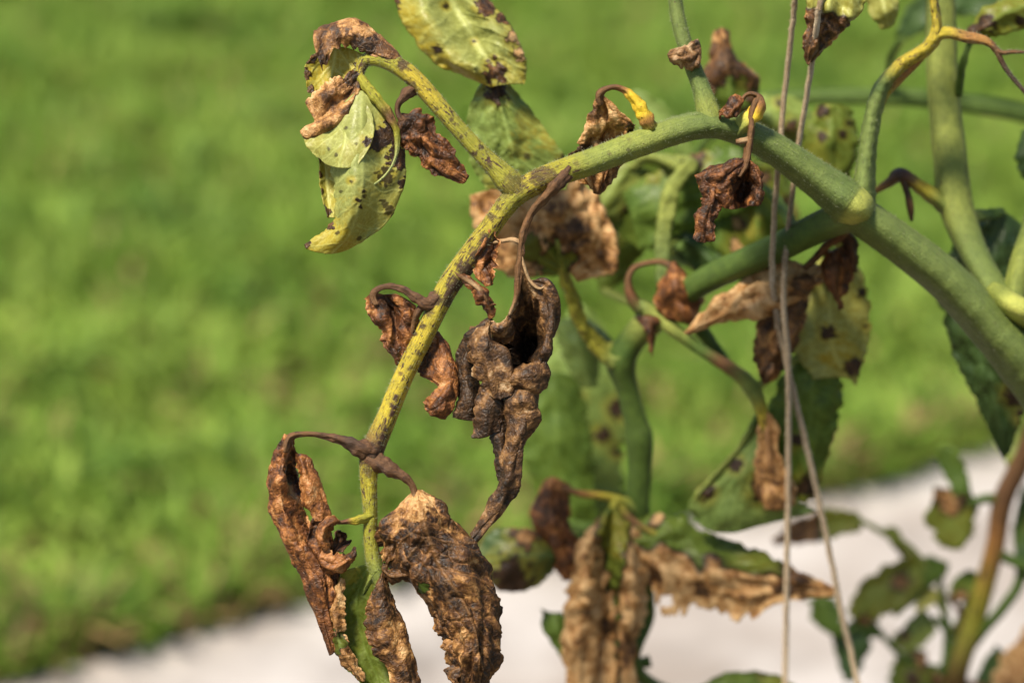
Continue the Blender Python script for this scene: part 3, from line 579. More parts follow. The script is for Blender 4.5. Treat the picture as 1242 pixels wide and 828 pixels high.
# --- lower left dried leaflet
leaf('leaflet', stalk, root1, M_DEADRED, [
    dict(rails=[[(352, 530, 6), (340, 550, 10), (336, 580, 14), (338, 615, 14), (345, 645, 12), (362, 680, 10), (378, 705, 10), (392, 750, 8), (402, 790, 2)],
                [(345, 526, -2), (334, 548, -2), (327, 580, 0), (328, 612, 0), (335, 640, 0), (352, 672, 0), (367, 697, 0), (385, 750, 0), (401, 794, 0)],
                [(349, 527, -9), (344, 552, -13), (341, 585, -18), (344, 615, -20), (350, 645, -20), (366, 675, -18), (382, 702, -15), (391, 748, -9), (403, 793, -2)],
                [(355, 528, -4), (351, 552, 12), (350, 582, 30), (359, 612, 10), (368, 645, 4), (378, 672, -10), (392, 705, -10), (397, 745, -6), (405, 791, -2)],
                [(358, 530, 0), (360, 552, 26), (364, 582, 44), (370, 612, 22), (380, 645, 10), (390, 676, 0), (404, 705, -4), (402, 740, 0), (408, 789, 0)]],
         big=4, ridge=3.6, cell=1.8, tone=[.08, (340, 570, 20, .12), (345, 600, 14, .3), (340, 640, 16, .28), (362, 660, 14, .25), (352, 575, 12, -.4), (385, 740, 30, -.02)], rs=.8, cs=11, vein=.6, jag=.03),  # dark blob on the fold paints the shade in the roll's slit
    dict(rails=[[(358, 550, 4), (361, 575, -4), (366, 605, -10), (378, 629, -10)], [(364, 550, -4), (371, 575, -16), (378, 605, -20), (387, 632, -14)], [(372, 552, 0), (384, 575, -4), (394, 602, -6), (399, 625, -6)], [(368, 556, 8), (378, 578, 10), (386, 604, 8), (390, 626, 4)]],
         big=2.5, ridge=2.4, tone=[.18, (372, 560, 10, .0), (378, 600, 14, .3)], rs=.7, cs=9, vein=.5),
    dict(rails=[[(378, 628, -4), (370, 660, 0), (384, 690, 0), (392, 720, 0)], [(392, 630, -4), (395, 665, 4), (402, 690, 2), (402, 720, 2)], [(400, 640, 2), (409, 670, 6), (413, 695, 4), (405, 725, 2)]], big=3, ridge=3, tone=-.12, rs=.7, cs=9)],
    tubes=[[(452, 548, -2, 12, 'p'), (438, 543, -8, 11, 'p'), (424, 537, -9, 7.5, 'k'), (408, 531, -9, 5, 'p'), (392, 528, -8, 3.4, 'p'), (375, 526, -7, 2.8, 'b'), (360, 527, -6, 3, 'b'), (350, 532, -8, 4, 'b'), (345, 548, -10, 3, 'b')]])
# --- tiny curl between the two
leaf('leaflet', stalk, root1, M_DEADRED, [
    dict(rails=[[(412, 630, -14), (399, 628, -17), (387, 637, -20), (385, 655, -20), (394, 666, -18)], [(412, 632, -18), (402, 633, -22), (392, 642, -26), (390, 656, -26), (397, 665, -22)], [(412, 635, -8), (406, 638, -6), (400, 646, -6), (398, 655, -8), (400, 662, -10)]], big=1.2, ridge=1.4, tone=.16, rs=.5, cs=8, res=1.2),
    dict(rails=[[(394, 661, -14), (405, 668, -16), (418, 668, -14), (433, 660, -10)], [(387, 676, -20), (402, 683, -26), (416, 681, -24), (430, 671, -14)], [(393, 691, -14), (405, 693, -16), (418, 690, -12), (427, 680, -8)], [(398, 692, 0), (408, 692, 2), (416, 686, 4), (424, 676, 4)]], big=2, ridge=2.4, tone=[.12, (424, 668, 9, -.4)], rs=.5, cs=8, jag=.09, res=1.2),
    dict(rails=[[(400, 664, -6), (404, 648, 2), (412, 642, 2), (420, 647, 0)], [(406, 668, 2), (412, 658, 10), (417, 654, 10), (421, 652, 6)], [(418, 670, 0), (424, 662, 6), (424, 656, 4), (422, 654, 2)]], big=1.5, ridge=2, tone=-.5, rs=.5, cs=8, jag=.08, res=1.2)],  # inside of the cup, shade painted by the dark tone
    tubes=[[(450, 626, 0, 6, 'q'), (438, 629, -7, 5.2, 'q'), (428, 631, -10, 4.4, 'y'), (421, 632, -12, 2.6, 'b'), (411, 633, -14, 2.2, 'b'), (401, 631, -18, 2, 'b')]])

# --- lower right blistered leaflet
Ik = dict(rs=1.0, cs=23)
leaf('leaflet', stalk, root1, M_DEADRED if False else M_LEAF, [
    dict(rails=[[(500, 596, 2), (458, 638, 4), (466, 664, 8), (478, 696, 10), (520, 733, 10), (538, 768, 10), (546, 806, 8), (552, 850, 4)],
                [(502, 596, -8), (476, 634, -22), (484, 662, -26), (498, 697, -28), (534, 737, -26), (551, 770, -26), (559, 806, -22), (562, 850, -10)],
                [(505, 594, -10), (504, 628, -36), (514, 660, -42), (528, 694, -44), (556, 732, -44), (572, 770, -40), (576, 808, -34), (573, 850, -14)],
                [(508, 594, -8), (530, 622, -26), (548, 653, -32), (564, 688, -36), (583, 727, -34), (591, 768, -30), (591, 808, -24), (581, 850, -8)],
                [(512, 594, -2), (540, 618, 2), (569, 658, 4), (591, 692, 4), (605, 732, 4), (605, 768, 4), (600, 804, 4), (588, 850, 2)],
                [(508, 596, 8), (530, 622, 22), (555, 660, 30), (575, 695, 34), (588, 732, 34), (590, 768, 30), (588, 804, 24), (580, 848, 10)]],
         big=9, ridge=4.2, cell=5.2, fine=.6, cellc=.24, jag=.02, vein=.95, vs=24, vm=.45, vh=1.4,
         tone=[-.02, (503, 608, 24, .5), (486, 628, 16, .28), (540, 632, 16, .3), (592, 700, 14, .2), (530, 690, 14, -.15), (470, 645, 12, .15), (497, 664, 18, -.2), (525, 655, 14, -.15), (553, 668, 14, -.1), (575, 700, 20, .15), (515, 722, 14, .25), (540, 715, 12, -.45), (560, 780, 20, .2), (580, 745, 20, .05)],  # strongest dark blob paints shade in the concave recess
         dead=[1, (514, 712, 7, .12)], **Ik),
    dict(rails=[[(466, 680, -2), (474, 690, -8), (492, 690, -12)], [(463, 690, -6), (474, 698, -18), (496, 697, -18)], [(469, 703, -2), (479, 707, -8), (494, 703, -10)]], big=2, ridge=2, cell=1, tone=-.15, jag=.12, rs=.5, cs=8),
    dict(rails=[[(470, 652, -4), (464, 664, -6), (464, 682, -4)], [(482, 655, -14), (472, 668, -12), (467, 680, -6)], [(490, 668, -16), (480, 676, -14), (470, 684, -6)]], big=2, ridge=2, cell=1, tone=-.1, jag=.12, rs=.5, cs=8),
    dict(rails=[[(526, 741, -6), (532, 756, -8), (542, 772, -10)], [(538, 740, -14), (543, 755, -18), (552, 775, -18)], [(552, 742, -22), (555, 760, -24), (560, 778, -24)]], big=1.5, ridge=2, cell=1, tone=.0, jag=.08, rs=.5, cs=8),
    dict(rails=[[(541, 774, -8), (534, 784, -8), (546, 790, -8)], [(550, 776, -16), (542, 786, -14), (553, 792, -14)], [(558, 782, -20), (550, 792, -18), (558, 798, -16)]], big=1, ridge=1.5, cell=.6, tone=.05, jag=.06, rs=.5, cs=8),
    dict(rails=[[(552, 806, -8), (537, 812, -8), (548, 826, -6)], [(560, 808, -14), (546, 817, -13), (556, 830, -12)], [(568, 814, -18), (556, 824, -16), (562, 836, -14)]], big=1, ridge=1.5, cell=.6, tone=-.05, jag=.06, rs=.5, cs=8)],
    tubes=[[(448, 556, -2, 12, 'p'), (463, 564, -7, 10.5, 'p'), (478, 572, -10, 8, 'p'), (490, 579, -11, 5, 'p'), (499, 588, -10, 3.6, 'b'), (503, 598, -11, 3.6, 'b'), (505, 610, -18, 1.6, 't'), (512, 630, -24, .8, 't')],
           [(501, 600, -10, 1.6, 't'), (495, 620, -16, 1.0, 't'), (492, 640, -18, .6, 't')]],
    label='blistered brown and tan leaflet arching down')

# --- terminal leaflet, green centre with dried rolled margins
leaf('leaflet', stalk, root1, M_LEAF, [
    dict(rails=[[(414, 692, -4), (402, 735, -2), (401, 765, -2), (412, 800, 0), (438, 830, 2), (455, 880, 6)], [(422, 690, 0), (414, 730, 8), (416, 765, 10), (426, 795, 12), (445, 825, 12), (460, 878, 10)],
                [(447, 684, 6), (433, 725, 16), (436, 760, 20), (446, 795, 20), (459, 825, 18), (468, 876, 12)], [(458, 688, 4), (452, 725, 14), (456, 760, 18), (467, 795, 18), (477, 828, 16), (480, 874, 12)],
                [(467, 690, 4), (468, 722, 8), (482, 760, 8), (494, 795, 8), (504, 830, 8), (495, 872, 10)]],
         big=2.5, ridge=1.2, cell=.8, fine=.2, jag=.01, dead=[0, (402, 740, 6, .8)], yel=[.25, (420, 698, 14, .9), (455, 705, 10, .5), (430, 770, 14, .35)], vein=.5, vs=30),
    dict(rails=[[(466, 694, 4), (473, 722, 8), (486, 762, 10), (496, 795, 10), (504, 830, 10), (497, 872, 14)], [(466, 692, 0), (472, 722, 0), (489, 762, 0), (501, 795, 0), (509, 830, 2), (500, 876, 8)], [(464, 693, -8), (462, 722, -16), (470, 760, -20), (482, 795, -18), (492, 830, -12), (492, 876, 2)], [(461, 700, -4), (446, 728, -10), (440, 758, -12), (449, 787, -10), (470, 817, -6), (482, 870, 4)]],
         big=3, ridge=2.6, cell=1.8, jag=.03, tone=[-.05, (478, 765, 14, .2), (484, 790, 14, .25), (452, 745, 16, -.2)], rs=.8, cs=11, vein=.6),
    dict(rails=[[(413, 700, 0), (402, 735, 2), (401, 765, 2), (412, 800, 4), (437, 825, 4)], [(414, 700, -8), (407, 730, -10), (408, 765, -12), (420, 798, -10), (440, 826, -6)], [(418, 702, -2), (418, 732, -4), (419, 762, -4), (429, 795, -2), (444, 825, 0)]],
         big=2.2, ridge=2.4, cell=1, jag=.05, tone=[.25, (412, 735, 16, .35)], dead=[1, (406, 780, 14, .2)], noise_dead=.25, yel=.4, rs=.6, cs=8)],
    tubes=[[(458, 690, 2, 6, 'l'), (447, 706, 10, 3, 'l'), (440, 722, 17, 1, 'g')]],
    label='end leaflet with green centre and rolled brown margins')

# --- withered leaflet on a yellow petiole behind the stalk
leaf('leaflet', stalk, root1, M_LEAF, [
    dict(rails=[[(724, 114, 18), (716, 142, 30), (702, 172, 38), (688, 190, 42), (702, 218, 48)], [(726, 114, 13), (724, 142, 23), (718, 172, 34), (712, 200, 40), (716, 229, 42)], [(729, 115, 16), (735, 142, 32), (734, 172, 44), (732, 205, 50), (728, 236, 48)],
                [(732, 116, 15), (748, 140, 21), (752, 165, 34), (748, 195, 40), (740, 223, 44)], [(734, 118, 20), (764, 146, 28), (772, 158, 40), (762, 185, 48), (752, 207, 50)]],
         big=2.5, ridge=4.2, cell=.8, jag=.05, tone=[.2, (740, 160, 22, .32), (696, 188, 14, -.3), (768, 155, 8, -.3), (725, 135, 10, .05)], vs=12, vang=.1, rs=.75, cs=10, vein=.7)],
    tubes=[[(790, 156, 27, 7.5, 'q'), (785, 145, 23, 9, 'o'), (781, 137, 22, 8.5, 'Y'), (774, 126, 21, 7.6, 'Y'), (765, 115, 20, 5.5, 'Y'), (757, 109, 19, 3.6, 'o'), (746, 106, 17, 3, 'b'), (735, 108, 16, 3, 'b'), (727, 115, 15, 4, 'b'), (728, 128, 18, 2.6, 'b')]])
# --- dark crumpled leaflet hanging in front of the stalk
leaf('leaflet', stalk, root1, M_DEADRED, [
    dict(rails=[[(903, 191, 30), (878, 196, 30), (840, 214, 32), (852, 240, 34), (846, 262, 34), (842, 287, 36)], [(905, 192, 24), (884, 206, 16), (864, 222, 18), (862, 245, 22), (855, 266, 24), (850, 294, 32)], [(907, 192, 24), (896, 212, 26), (886, 230, 34), (877, 250, 34), (868, 270, 32), (866, 292, 34)]], big=3, ridge=3, tone=-.12, rs=.65, cs=9, jag=.07, vein=.5),
    dict(rails=[[(902, 192, 26), (876, 208, 22), (862, 226, 24), (872, 250, 28)], [(905, 192, 22), (890, 216, 20), (884, 234, 24), (886, 254, 28)], [(909, 194, 22), (904, 216, 44), (902, 232, 50), (900, 252, 44)], [(912, 196, 22), (918, 214, 22), (921, 232, 22), (914, 250, 26)], [(914, 198, 30), (923, 216, 34), (927, 236, 36), (920, 248, 36)]], big=2.5, ridge=2.4, tone=[-.05, (902, 228, 14, -.4)], rs=.65, cs=9, jag=.04, vein=.5),  # dark tone blob paints the shade in the hood's hollow
    dict(rails=[[(901, 118, 34), (888, 115, 30), (880, 128, 32), (871, 138, 34)], [(902, 122, 28), (892, 130, 22), (884, 142, 26), (874, 134, 28)], [(900, 128, 34), (891, 143, 30), (878, 132, 34), (870, 145, 36)]], big=2.5, ridge=2.5, tone=-.1, rs=.5, cs=7, jag=.08, res=1.2)],
    tubes=[[(898, 158, 50, 12, 'g'), (906, 148, 40, 11, 'c'), (916, 138, 36, 9.5, 'Y'), (922, 128, 34, 8, 'o'), (921, 119, 34, 4.5, 'b'), (914, 114, 33, 2.6, 'b'), (906, 115, 33, 2.2, 'b'), (900, 121, 32, 2.4, 'b')],
           [(920, 118, 32, 3.4, 'b'), (913, 133, 29, 3.6, 'b'), (911, 158, 27, 3.4, 'b'), (908, 178, 27, 4, 'b'), (904, 198, 26, 5, 'b'), (896, 214, 24, 3, 'b')], [(911, 169, 28, 3, 'b'), (902, 171, 25, 3, 't'), (893, 172, 26, 2.4, 'b')]])
# --- scrap wrapped round the upright stalk
leaf('leaflet', stalk, root1, M_DEADGREY, [
    dict(rails=[[(846, 46, 48), (830, 55, 42), (810, 62, 48)], [(850, 57, 44), (832, 65, 37), (811, 67, 45)], [(850, 71, 44), (836, 74, 38), (814, 73, 46)], [(847, 83, 48), (838, 86, 47), (824, 81, 52)]], big=2, ridge=3.4, tone=.3, rs=.55, cs=8, jag=.07, res=1.3)],
    tubes=[[(847, 82, 50, 3, 'b'), (834, 66, 44, 3.4, 't'), (812, 68, 44, 2, 'b')]])

# --- right-hand stems
r2 = np.array([0.50, 1.12, 0.0])
T1 = [(1012, 262, 100, 18, 'g'), (1032, 254, 95, 23, 'g'), (1060, 272, 98, 23.5, 'g'), (1100, 300, 104, 24, 'g'), (1150, 340, 112, 25.5, 'g'), (1200, 392, 122, 28, 'g'), (1242, 440, 132, 31, 'g'), (1290, 505, 150, 33, 'g'), (1340, 600, 180, 34, 'g')]
T1 += to_ground((1340, 600, 180), 38, 'G', r2)
T2 = [(1050, 258, 98, 18, 'g'), (1020, 264, 102, 20, 'g'), (995, 274, 110, 19, 'G'), (950, 297, 130, 18, 'G'), (900, 319, 155, 17.5, 'G'), (850, 343, 185, 16.5, 'G'), (806, 374, 212, 15, 'G'), (786, 392, 226, 18, 'l'), (766, 414, 240, 16, 'G'), (754, 438, 252, 18.5, 'G'), (761, 470, 265, 13.5, 'G'), (771, 508, 280, 14.5, 'G'), (776, 530, 288, 17, 'G'),
      (777, 560, 300, 14.5, 'G'), (775, 608, 320, 14, 'G'), (780, 660, 345, 11, 'G'), (786, 740, 375, 9, 'G'), (790, 830, 410, 9, 'G')] + to_ground((790, 830, 410), 10, 'G', root1)
T3 = [(1130, -240, 230, 17, 'g'), (1136, -80, 195, 18, 'l'), (1140, 0, 188, 18.5, 'l'), (1143, 100, 182, 20, 'l'), (1152, 190, 176, 21, 'l'), (1158, 245, 172, 22, 'l'), (1178, 300, 158, 18, 'g'), (1203, 346, 140, 17, 'g'), (1224, 376, 130, 19, 'g')]
T4 = [(1228, 378, 130, 16, 'g'), (1238, 325, 136, 15, 'l'), (1255, 270, 146, 14, 'g'), (1275, 190, 165, 13, 'g'), (1290, 80, 190, 11, 'g')]
ms = stalks('main_stem', plant, root1, [T1], HL, nr=24, step=3, hair=.4, seed=3)
stalks('stem', plant, root1, [T2], None, nr=18, step=4, seed=5, label='dark green stem bending down behind the twine')
st3 = stalks('stem', plant, root1, [T3, T4, [(1204, 352, 126, 12, 'l'), (1217, 362, 113, 15, 'l'), (1228, 370, 109, 16, 'c'), (1244, 380, 110, 16, 'c'), (1262, 396, 122, 15, 'g')]], HL, nr=18, step=4, seed=6, hair=.2, label='upright pale green stem with yellow scar at its foot')
stalks('leaf_stalk', plant, root1, [[(1160, 256, 170, 14, 'l'), (1138, 242, 160, 11, 'l'), (1118, 228, 152, 8.5, 'y'), (1102, 217, 148, 8, 'b'), (1090, 212, 146, 9, 'k'), (1080, 220, 146, 6, 'b'), (1062, 232, 148, 4, 'o')],
       [(1096, 216, 146, 6, 'b'), (1100, 232, 146, 4, 'k'), (1104, 248, 148, 5, 'b'), (1106, 268, 150, 2, 'k')]], None, nr=12, step=3, seed=8, rough=.16, label='yellow stub of a dead leaf stalk with black tip')
UP1 = [(1046, 262, 94, 17, 'g'), (1047, 238, 88, 15, 'g'), (1050, 200, 88, 12, 'g'), (1055, 160, 90, 11, 'g'), (1063, 122, 92, 10.5, 'g'), (1073, 100, 92, 9.5, 'g'), (1094, 78, 92, 8.5, 'y'), (1122, 60, 90, 8.5, 'y'), (1133, 46, 88, 8.5, 'y'), (1136, 28, 86, 6.5, 'y'), (1133, 5, 85, 6, 'y'), (1131, -30, 84, 6, 'o'), (1128, -80, 84, 4, 'b')]
UP2 = [(1060, 150, 95, 6, 'g'), (1070, 118, 97, 7, 'q'), (1090, 95, 97, 7, 'o'), (1114, 71, 95, 6.5, 'o'), (1132, 48, 90, 7, 'y')]
UP3 = [(1132, 44, 88, 8, 'y'), (1150, 40, 86, 7.4, 'y'), (1172, 45, 83, 7, 'o'), (1195, 50, 81, 5.6, 'o'), (1207, 60, 80, 4, 'b'), (1221, 85, 80, 3, 'k'), (1244, 113, 80, 2.5, 'k'), (1262, 132, 80, 1, 'k')]
UP4 = [(1204, 56, 80, 3.4, 'b'), (1215, 64, 79, 2.8, 'b'), (1228, 63, 78, 2.6, 'b'), (1248, 64, 76, 1.5, 'k')]
stalks('leaf_stalk', plant, root1, [UP1, UP2, UP3, UP4], HL, nr=14, step=2.2, seed=9, hair=.5, rough=.1, label='upright leaf stalk with yellow forked end')
build_hairs(HL, 'stem_hairs', plant, root1)

# --- looping stalk with dead leaflets behind
LS = [(768, 372, 206, 5, 'G'), (775, 370, 205, 8, 'g'), (790, 380, 205, 9.2, 'l'), (816, 399, 203, 8.4, 'l'), (850, 424, 205, 7, 'G'), (878, 442, 207, 8, 'b'), (903, 460, 210, 9.4, 'l'), (917, 480, 215, 9.4, 'l'), (925, 505, 222, 7, 'y'), (928, 540, 226, 5, 'b'), (930, 580, 230, 3, 'b')]
LS2 = [(778, 376, 205, 8, 'g'), (766, 360, 202, 7, 'b'), (762, 343, 199, 5, 'b'), (768, 326, 197, 3.8, 'b'), (785, 319, 195, 3.4, 'b'), (804, 318, 194, 4, 'b'), (818, 326, 192, 5, 'k')]
LS3 = [(896, 455, 209, 6, 'g'), (880, 440, 240, 7, 'G'), (850, 400, 235, 9, 'G'), (822, 366, 205, 9, 'G')]
lst = stalks('leaf_stalk', plant, root1, [LS, LS2, LS3], None, nr=12, step=3, seed=12, rough=.12, label='green leaf stalk looping over at a dried tip')
BG = dict(res=3.2, thick=0.8)
leaf('leaflet', lst, root1, M_DEADRED, [[[(812, 320, 195), (797, 345, 192), (793, 366, 195), (808, 386, 198)], [(818, 317, 188), (820, 345, 178), (823, 368, 180), (832, 392, 190)], [(823, 322, 194), (842, 345, 190), (857, 360, 196), (846, 384, 198)]]], tone=.12, big=5, ridge=3, jag=.06, **BG)
leaf('leaflet', lst, root1, M_DEADRED, [[[(770, 384, 200), (780, 402, 196), (789, 424, 198)], [(786, 382, 194), (791, 405, 190), (791, 433, 197)], [(808, 386, 200), (800, 396, 198), (795, 408, 199)]]], tone=-.2, big=4, ridge=3, jag=.1, **BG)
leaf('leaflet', lst, root1, M_LEAF, [dict(rails=[[(922, 498, 222), (917, 540, 226), (911, 592, 233), (925, 608, 238)], [(932, 500, 218), (931, 545, 218), (934, 590, 224), (936, 617, 235)], [(946, 518, 224), (942, 550, 226), (962, 588, 236), (966, 612, 240)]], tone=.25, big=6, ridge=4, jag=.08)], **BG)
leaf('leaflet', lst, root1, M_GREY, [dict(rails=[[(917, 512, 244), (872, 566, 256), (836, 606, 264), (842, 632, 270)], [(924, 520, 238), (905, 570, 242), (890, 612, 252), (880, 646, 268)], [(935, 525, 242), (945, 570, 250), (965, 600, 260), (990, 620, 270)]],
     dead=[0, (892, 563, 8, .7), (857, 597, 9, .7), (930, 590, 18, .8)], big=4, ridge=1.5, cell=.8, tone=-.3, jag=.02, vein=.8, vs=30)], tubes=[[(920, 506, 238, 5, 'G'), (895, 545, 246, 4, 'l'), (868, 575, 252, 3.4, 'l'), (845, 602, 258, 3, 'l')]], **BG)

# --- dead cluster hung across the twine
CLB = stalks('leaf_stalk', plant, root1, [[(1032, 270, 108, 8, 'G'), (1022, 284, 122, 6, 'b'), (1005, 296, 138, 6, 'b'), (990, 312, 150, 5, 'b'), (975, 326, 154, 4, 'b')]], None, nr=10, step=3, seed=14, rough=.15)
leaf('leaflet', CLB, root1, M_LEAF, [
    dict(rails=[[(829, 404, 165), (872, 362, 162), (905, 335, 160), (942, 313, 158), (982, 322, 160), (1004, 318, 162)], [(832, 405, 158), (880, 375, 146), (912, 355, 142), (945, 343, 140), (985, 338, 150), (1004, 326, 156)], [(836, 407, 165), (882, 390, 158), (925, 388, 152), (946, 378, 150), (985, 354, 156), (1004, 334, 160)]], tone=[.5, (975, 350, 16, .0), (838, 404, 8, .1)], big=5, ridge=5, cell=1.5, jag=.05, vs=16),
    dict(rails=[[(925, 375, 168), (911, 420, 172), (915, 450, 178), (928, 466, 180)], [(945, 365, 160), (940, 410, 158), (938, 440, 164), (933, 464, 176)], [(985, 348, 166), (980, 380, 167), (965, 420, 172), (942, 460, 180)]], tone=-.02, big=5, ridge=4, jag=.05)], label='pale tan withered leaflet crossed by the twine', **BG)
leaf('leaflet', CLB, root1, M_DEADRED, [
    dict(rails=[[(1006, 304, 150), (996, 322, 150), (1000, 350, 152), (1012, 362, 154)], [(1018, 300, 140), (1013, 325, 136), (1013, 350, 138), (1020, 376, 146)], [(1032, 290, 150), (1038, 310, 150), (1030, 345, 150), (1023, 374, 150)]], tone=.0, big=6, ridge=4, jag=.08),
    dict(rails=[[(1018, 288, 140), (1024, 302, 142), (1028, 326, 146)], [(1030, 282, 136), (1034, 300, 136), (1034, 330, 144)], [(1038, 290, 144), (1041, 308, 146), (1038, 330, 148)]], tone=-.35, big=3, ridge=2)], **BG)

# --- leaves further back on this plant
def bl(mat, rails, tubes=(), res=3.4, label=None, **kw):
    kw = {'dead': 0.0, **kw}
    return leaf('leaf', plant, root1, mat, [dict(rails=rails, **kw)], tubes, thick=.8, res=res, label=label)
bl(M_LEAF, [[(672, 335, 190), (618, 337, 184), (578, 300, 180), (566, 238, 178)], [(680, 332, 188), (650, 300, 172), (630, 265, 168), (610, 225, 172)], [(685, 330, 186), (680, 290, 172), (680, 250, 168), (670, 203, 176)], [(692, 332, 188), (715, 300, 178), (715, 260, 176), (705, 220, 182)], [(700, 342, 194), (748, 330, 192), (743, 275, 190), (728, 238, 190)]],
   [[(752, 434, 250, 15, 'G'), (738, 430, 246, 12, 'l'), (722, 420, 238, 9, 'q'), (705, 393, 222, 7.5, 'q'), (692, 358, 204, 7, 'q'), (682, 328, 190, 6, 'q'), (676, 290, 172, 3, 'l')]],
   dead=[1, (672, 318, 22, 0), (645, 300, 16, .15)], yel=.5, tone=[.38, (690, 290, 22, .0), (735, 315, 14, .1), (600, 300, 20, .15), (720, 250, 20, .5)], big=7, ridge=4, cell=.8, cs=18, jag=.02, ruf=2, label='large brown withered leaf with yellowish midrib')
bl(M_PALE, [[(462, -70, 120), (478, 0, 110), (492, 35, 105), (525, 75, 102), (560, 92, 100), (596, 106, 98)], [(495, -70, 105), (512, 0, 96), (530, 35, 92), (555, 68, 92), (582, 86, 93), (601, 105, 97)], [(530, -70, 112), (548, 0, 108), (565, 30, 106), (582, 60, 104), (600, 83, 100), (612, 103, 99)], [(560, -70, 105), (575, 0, 99), (592, 25, 95), (605, 52, 95), (616, 78, 97), (625, 102, 99)], [(580, -70, 115), (595, -2, 108), (614, 22, 105), (633, 58, 104), (639, 80, 104), (637, 102, 102)]],
   dead=[0, (478, 5, 8, .7), (590, 8, 11, .85), (601, 88, 13, .8), (600, 70, 3, .8), (625, 45, 10, 1), (632, 65, 9, 1), (612, 20, 9, .95), (530, 60, 6, .5), (540, 8, 4, .6), (575, 50, 3, .5)], tone=[.0, (626, 55, 26, .7)], yel=lambda u, v, x, y: .1+.85*sstep(.30, .08, v+.10*perlin(x/14, y/14, 5.0))+.5*sstep(.8, .95, v)+.4*sstep(.75, .95, u), big=3, ridge=.9, cell=.5, cs=16, vs=26, res=2.4, jag=.015, ruf=2, label='spotted green leaf with yellow margin above the fork')
bl(M_GREY, [[(588, 94, 108), (569, 130, 112), (566, 175, 116), (572, 205, 120), (588, 228, 124)], [(600, 94, 104), (608, 130, 104), (618, 170, 106), (627, 200, 112), (632, 232, 120)], [(616, 100, 108), (642, 130, 114), (668, 165, 120), (690, 200, 126), (688, 230, 130)]], dead=[0, (602, 108, 15, .8), (685, 200, 10, .5), (640, 190, 5, .4)], yel=[.12, (640, 150, 18, .7), (632, 180, 14, .6), (665, 168, 16, .8), (610, 225, 24, .6), (585, 160, 16, .05)], tone=-.4, big=3, ridge=1.2, vs=26, jag=.02, res=2.6, ruf=2)
bl(M_LEAF, [[(866, 38, 225), (858, 75, 228), (846, 108, 232), (862, 142, 240)], [(876, 34, 218), (880, 70, 212), (885, 100, 220), (890, 142, 235)], [(885, 38, 228), (896, 72, 232), (922, 95, 238), (918, 142, 245)]], [[(890, 138, 236, 5, 'G'), (900, 165, 220, 5, 'G'), (925, 190, 120, 6, 'G'), (945, 190, 75, 8, 'g')]],
   dead=[1, (885, 125, 26, .0), (900, 100, 8, .2)], yel=[.1, (905, 102, 12, .7)], tone=[-.02, (872, 42, 9, .35), (888, 70, 14, -.4)], big=5, ridge=4, jag=.04)
GB = dict(big=6, ridge=2.2, cell=.8, vs=26, jag=.045, res=3.6)
bl(M_LEAF, [[(755, 235, 300), (810, 197, 285), (860, 180, 275), (908, 178, 262)], [(765, 262, 290), (815, 240, 272), (860, 222, 262), (912, 212, 256)], [(775, 305, 295), (820, 290, 286), (868, 272, 278), (918, 250, 268)]], [[(905, 215, 256, 5, 'G'), (940, 240, 190, 5, 'G'), (968, 284, 122, 7, 'G')]], dead=[0, (840, 192, 14, .7), (815, 200, 8, .7)], yel=[0, (790, 205, 18, .6)], tone=-.1, **GB)
bl(M_LEAF, [[(722, 215, 330), (735, 270, 340), (770, 300, 350), (800, 300, 350)], [(760, 200, 320), (775, 240, 325), (800, 270, 335), (830, 300, 345)], [(800, 190, 325), (825, 215, 330), (845, 250, 340), (858, 300, 352)]], [[(800, 192, 324, 5, 'l'), (838, 198, 262, 7, 'l'), (820, 220, 240, 9, 'l'), (809, 258, 236, 10, 'l'), (804, 310, 235, 9, 'g'), (806, 372, 218, 9, 'G')]], yel=.1, **GB)
bl(M_LEAF, [[(990, 128, 235), (972, 165, 240), (982, 222, 250)], [(1010, 126, 228), (1008, 170, 226), (1008, 226, 244)], [(1034, 130, 238), (1043, 170, 244), (1032, 220, 252)]], [[(1008, 222, 244, 4, 'G'), (1012, 240, 180, 5, 'G'), (1018, 258, 108, 7, 'G')]], dead=[0, (998, 135, 7, .7), (997, 166, 6, .7), (1022, 164, 5, .7), (1030, 150, 4, .5)], yel=[.25, (985, 200, 25, .5)], tone=-.3, **GB)
bl(M_LEAF, [[(890, 205, 285), (880, 250, 290), (892, 300, 300)], [(920, 198, 275), (918, 250, 275), (920, 305, 292)], [(958, 205, 285), (962, 250, 292), (945, 300, 300)]], [[(920, 300, 292, 5, 'G'), (930, 305, 240, 6, 'G'), (936, 304, 146, 8, 'G')]], dead=[0, (893, 272, 10, .85), (925, 215, 9, .7), (955, 245, 7, .6)], yel=[.2, (900, 270, 22, .85)], tone=.3, **GB)
bl(M_LEAF, [[(846, 245, 290), (850, 285, 292), (880, 320, 298)], [(868, 232, 284), (870, 275, 284), (890, 322, 290)], [(900, 240, 292), (896, 275, 295), (905, 318, 296)]], [[(892, 318, 290, 5, 'G'), (896, 320, 165, 8, 'G')]], dead=[0, (900, 298, 14, .9), (842, 280, 8, .6)], tone=.35, **GB)
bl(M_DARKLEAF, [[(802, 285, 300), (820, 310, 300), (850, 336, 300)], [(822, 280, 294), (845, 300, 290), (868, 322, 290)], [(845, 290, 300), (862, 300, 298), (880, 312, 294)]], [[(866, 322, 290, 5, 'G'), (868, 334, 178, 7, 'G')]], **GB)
bl(M_GREY, [[(700, 250, 330), (712, 215, 325), (742, 188, 325)], [(724, 262, 318), (742, 228, 308), (766, 200, 314)], [(752, 268, 330), (778, 240, 325), (790, 208, 326)]], [[(764, 204, 314, 4, 'l'), (790, 190, 290, 5, 'l'), (826, 204, 244, 7, 'l')]], dead=[0, (735, 200, 8, .8), (760, 255, 6, .6)], yel=.3, **GB)
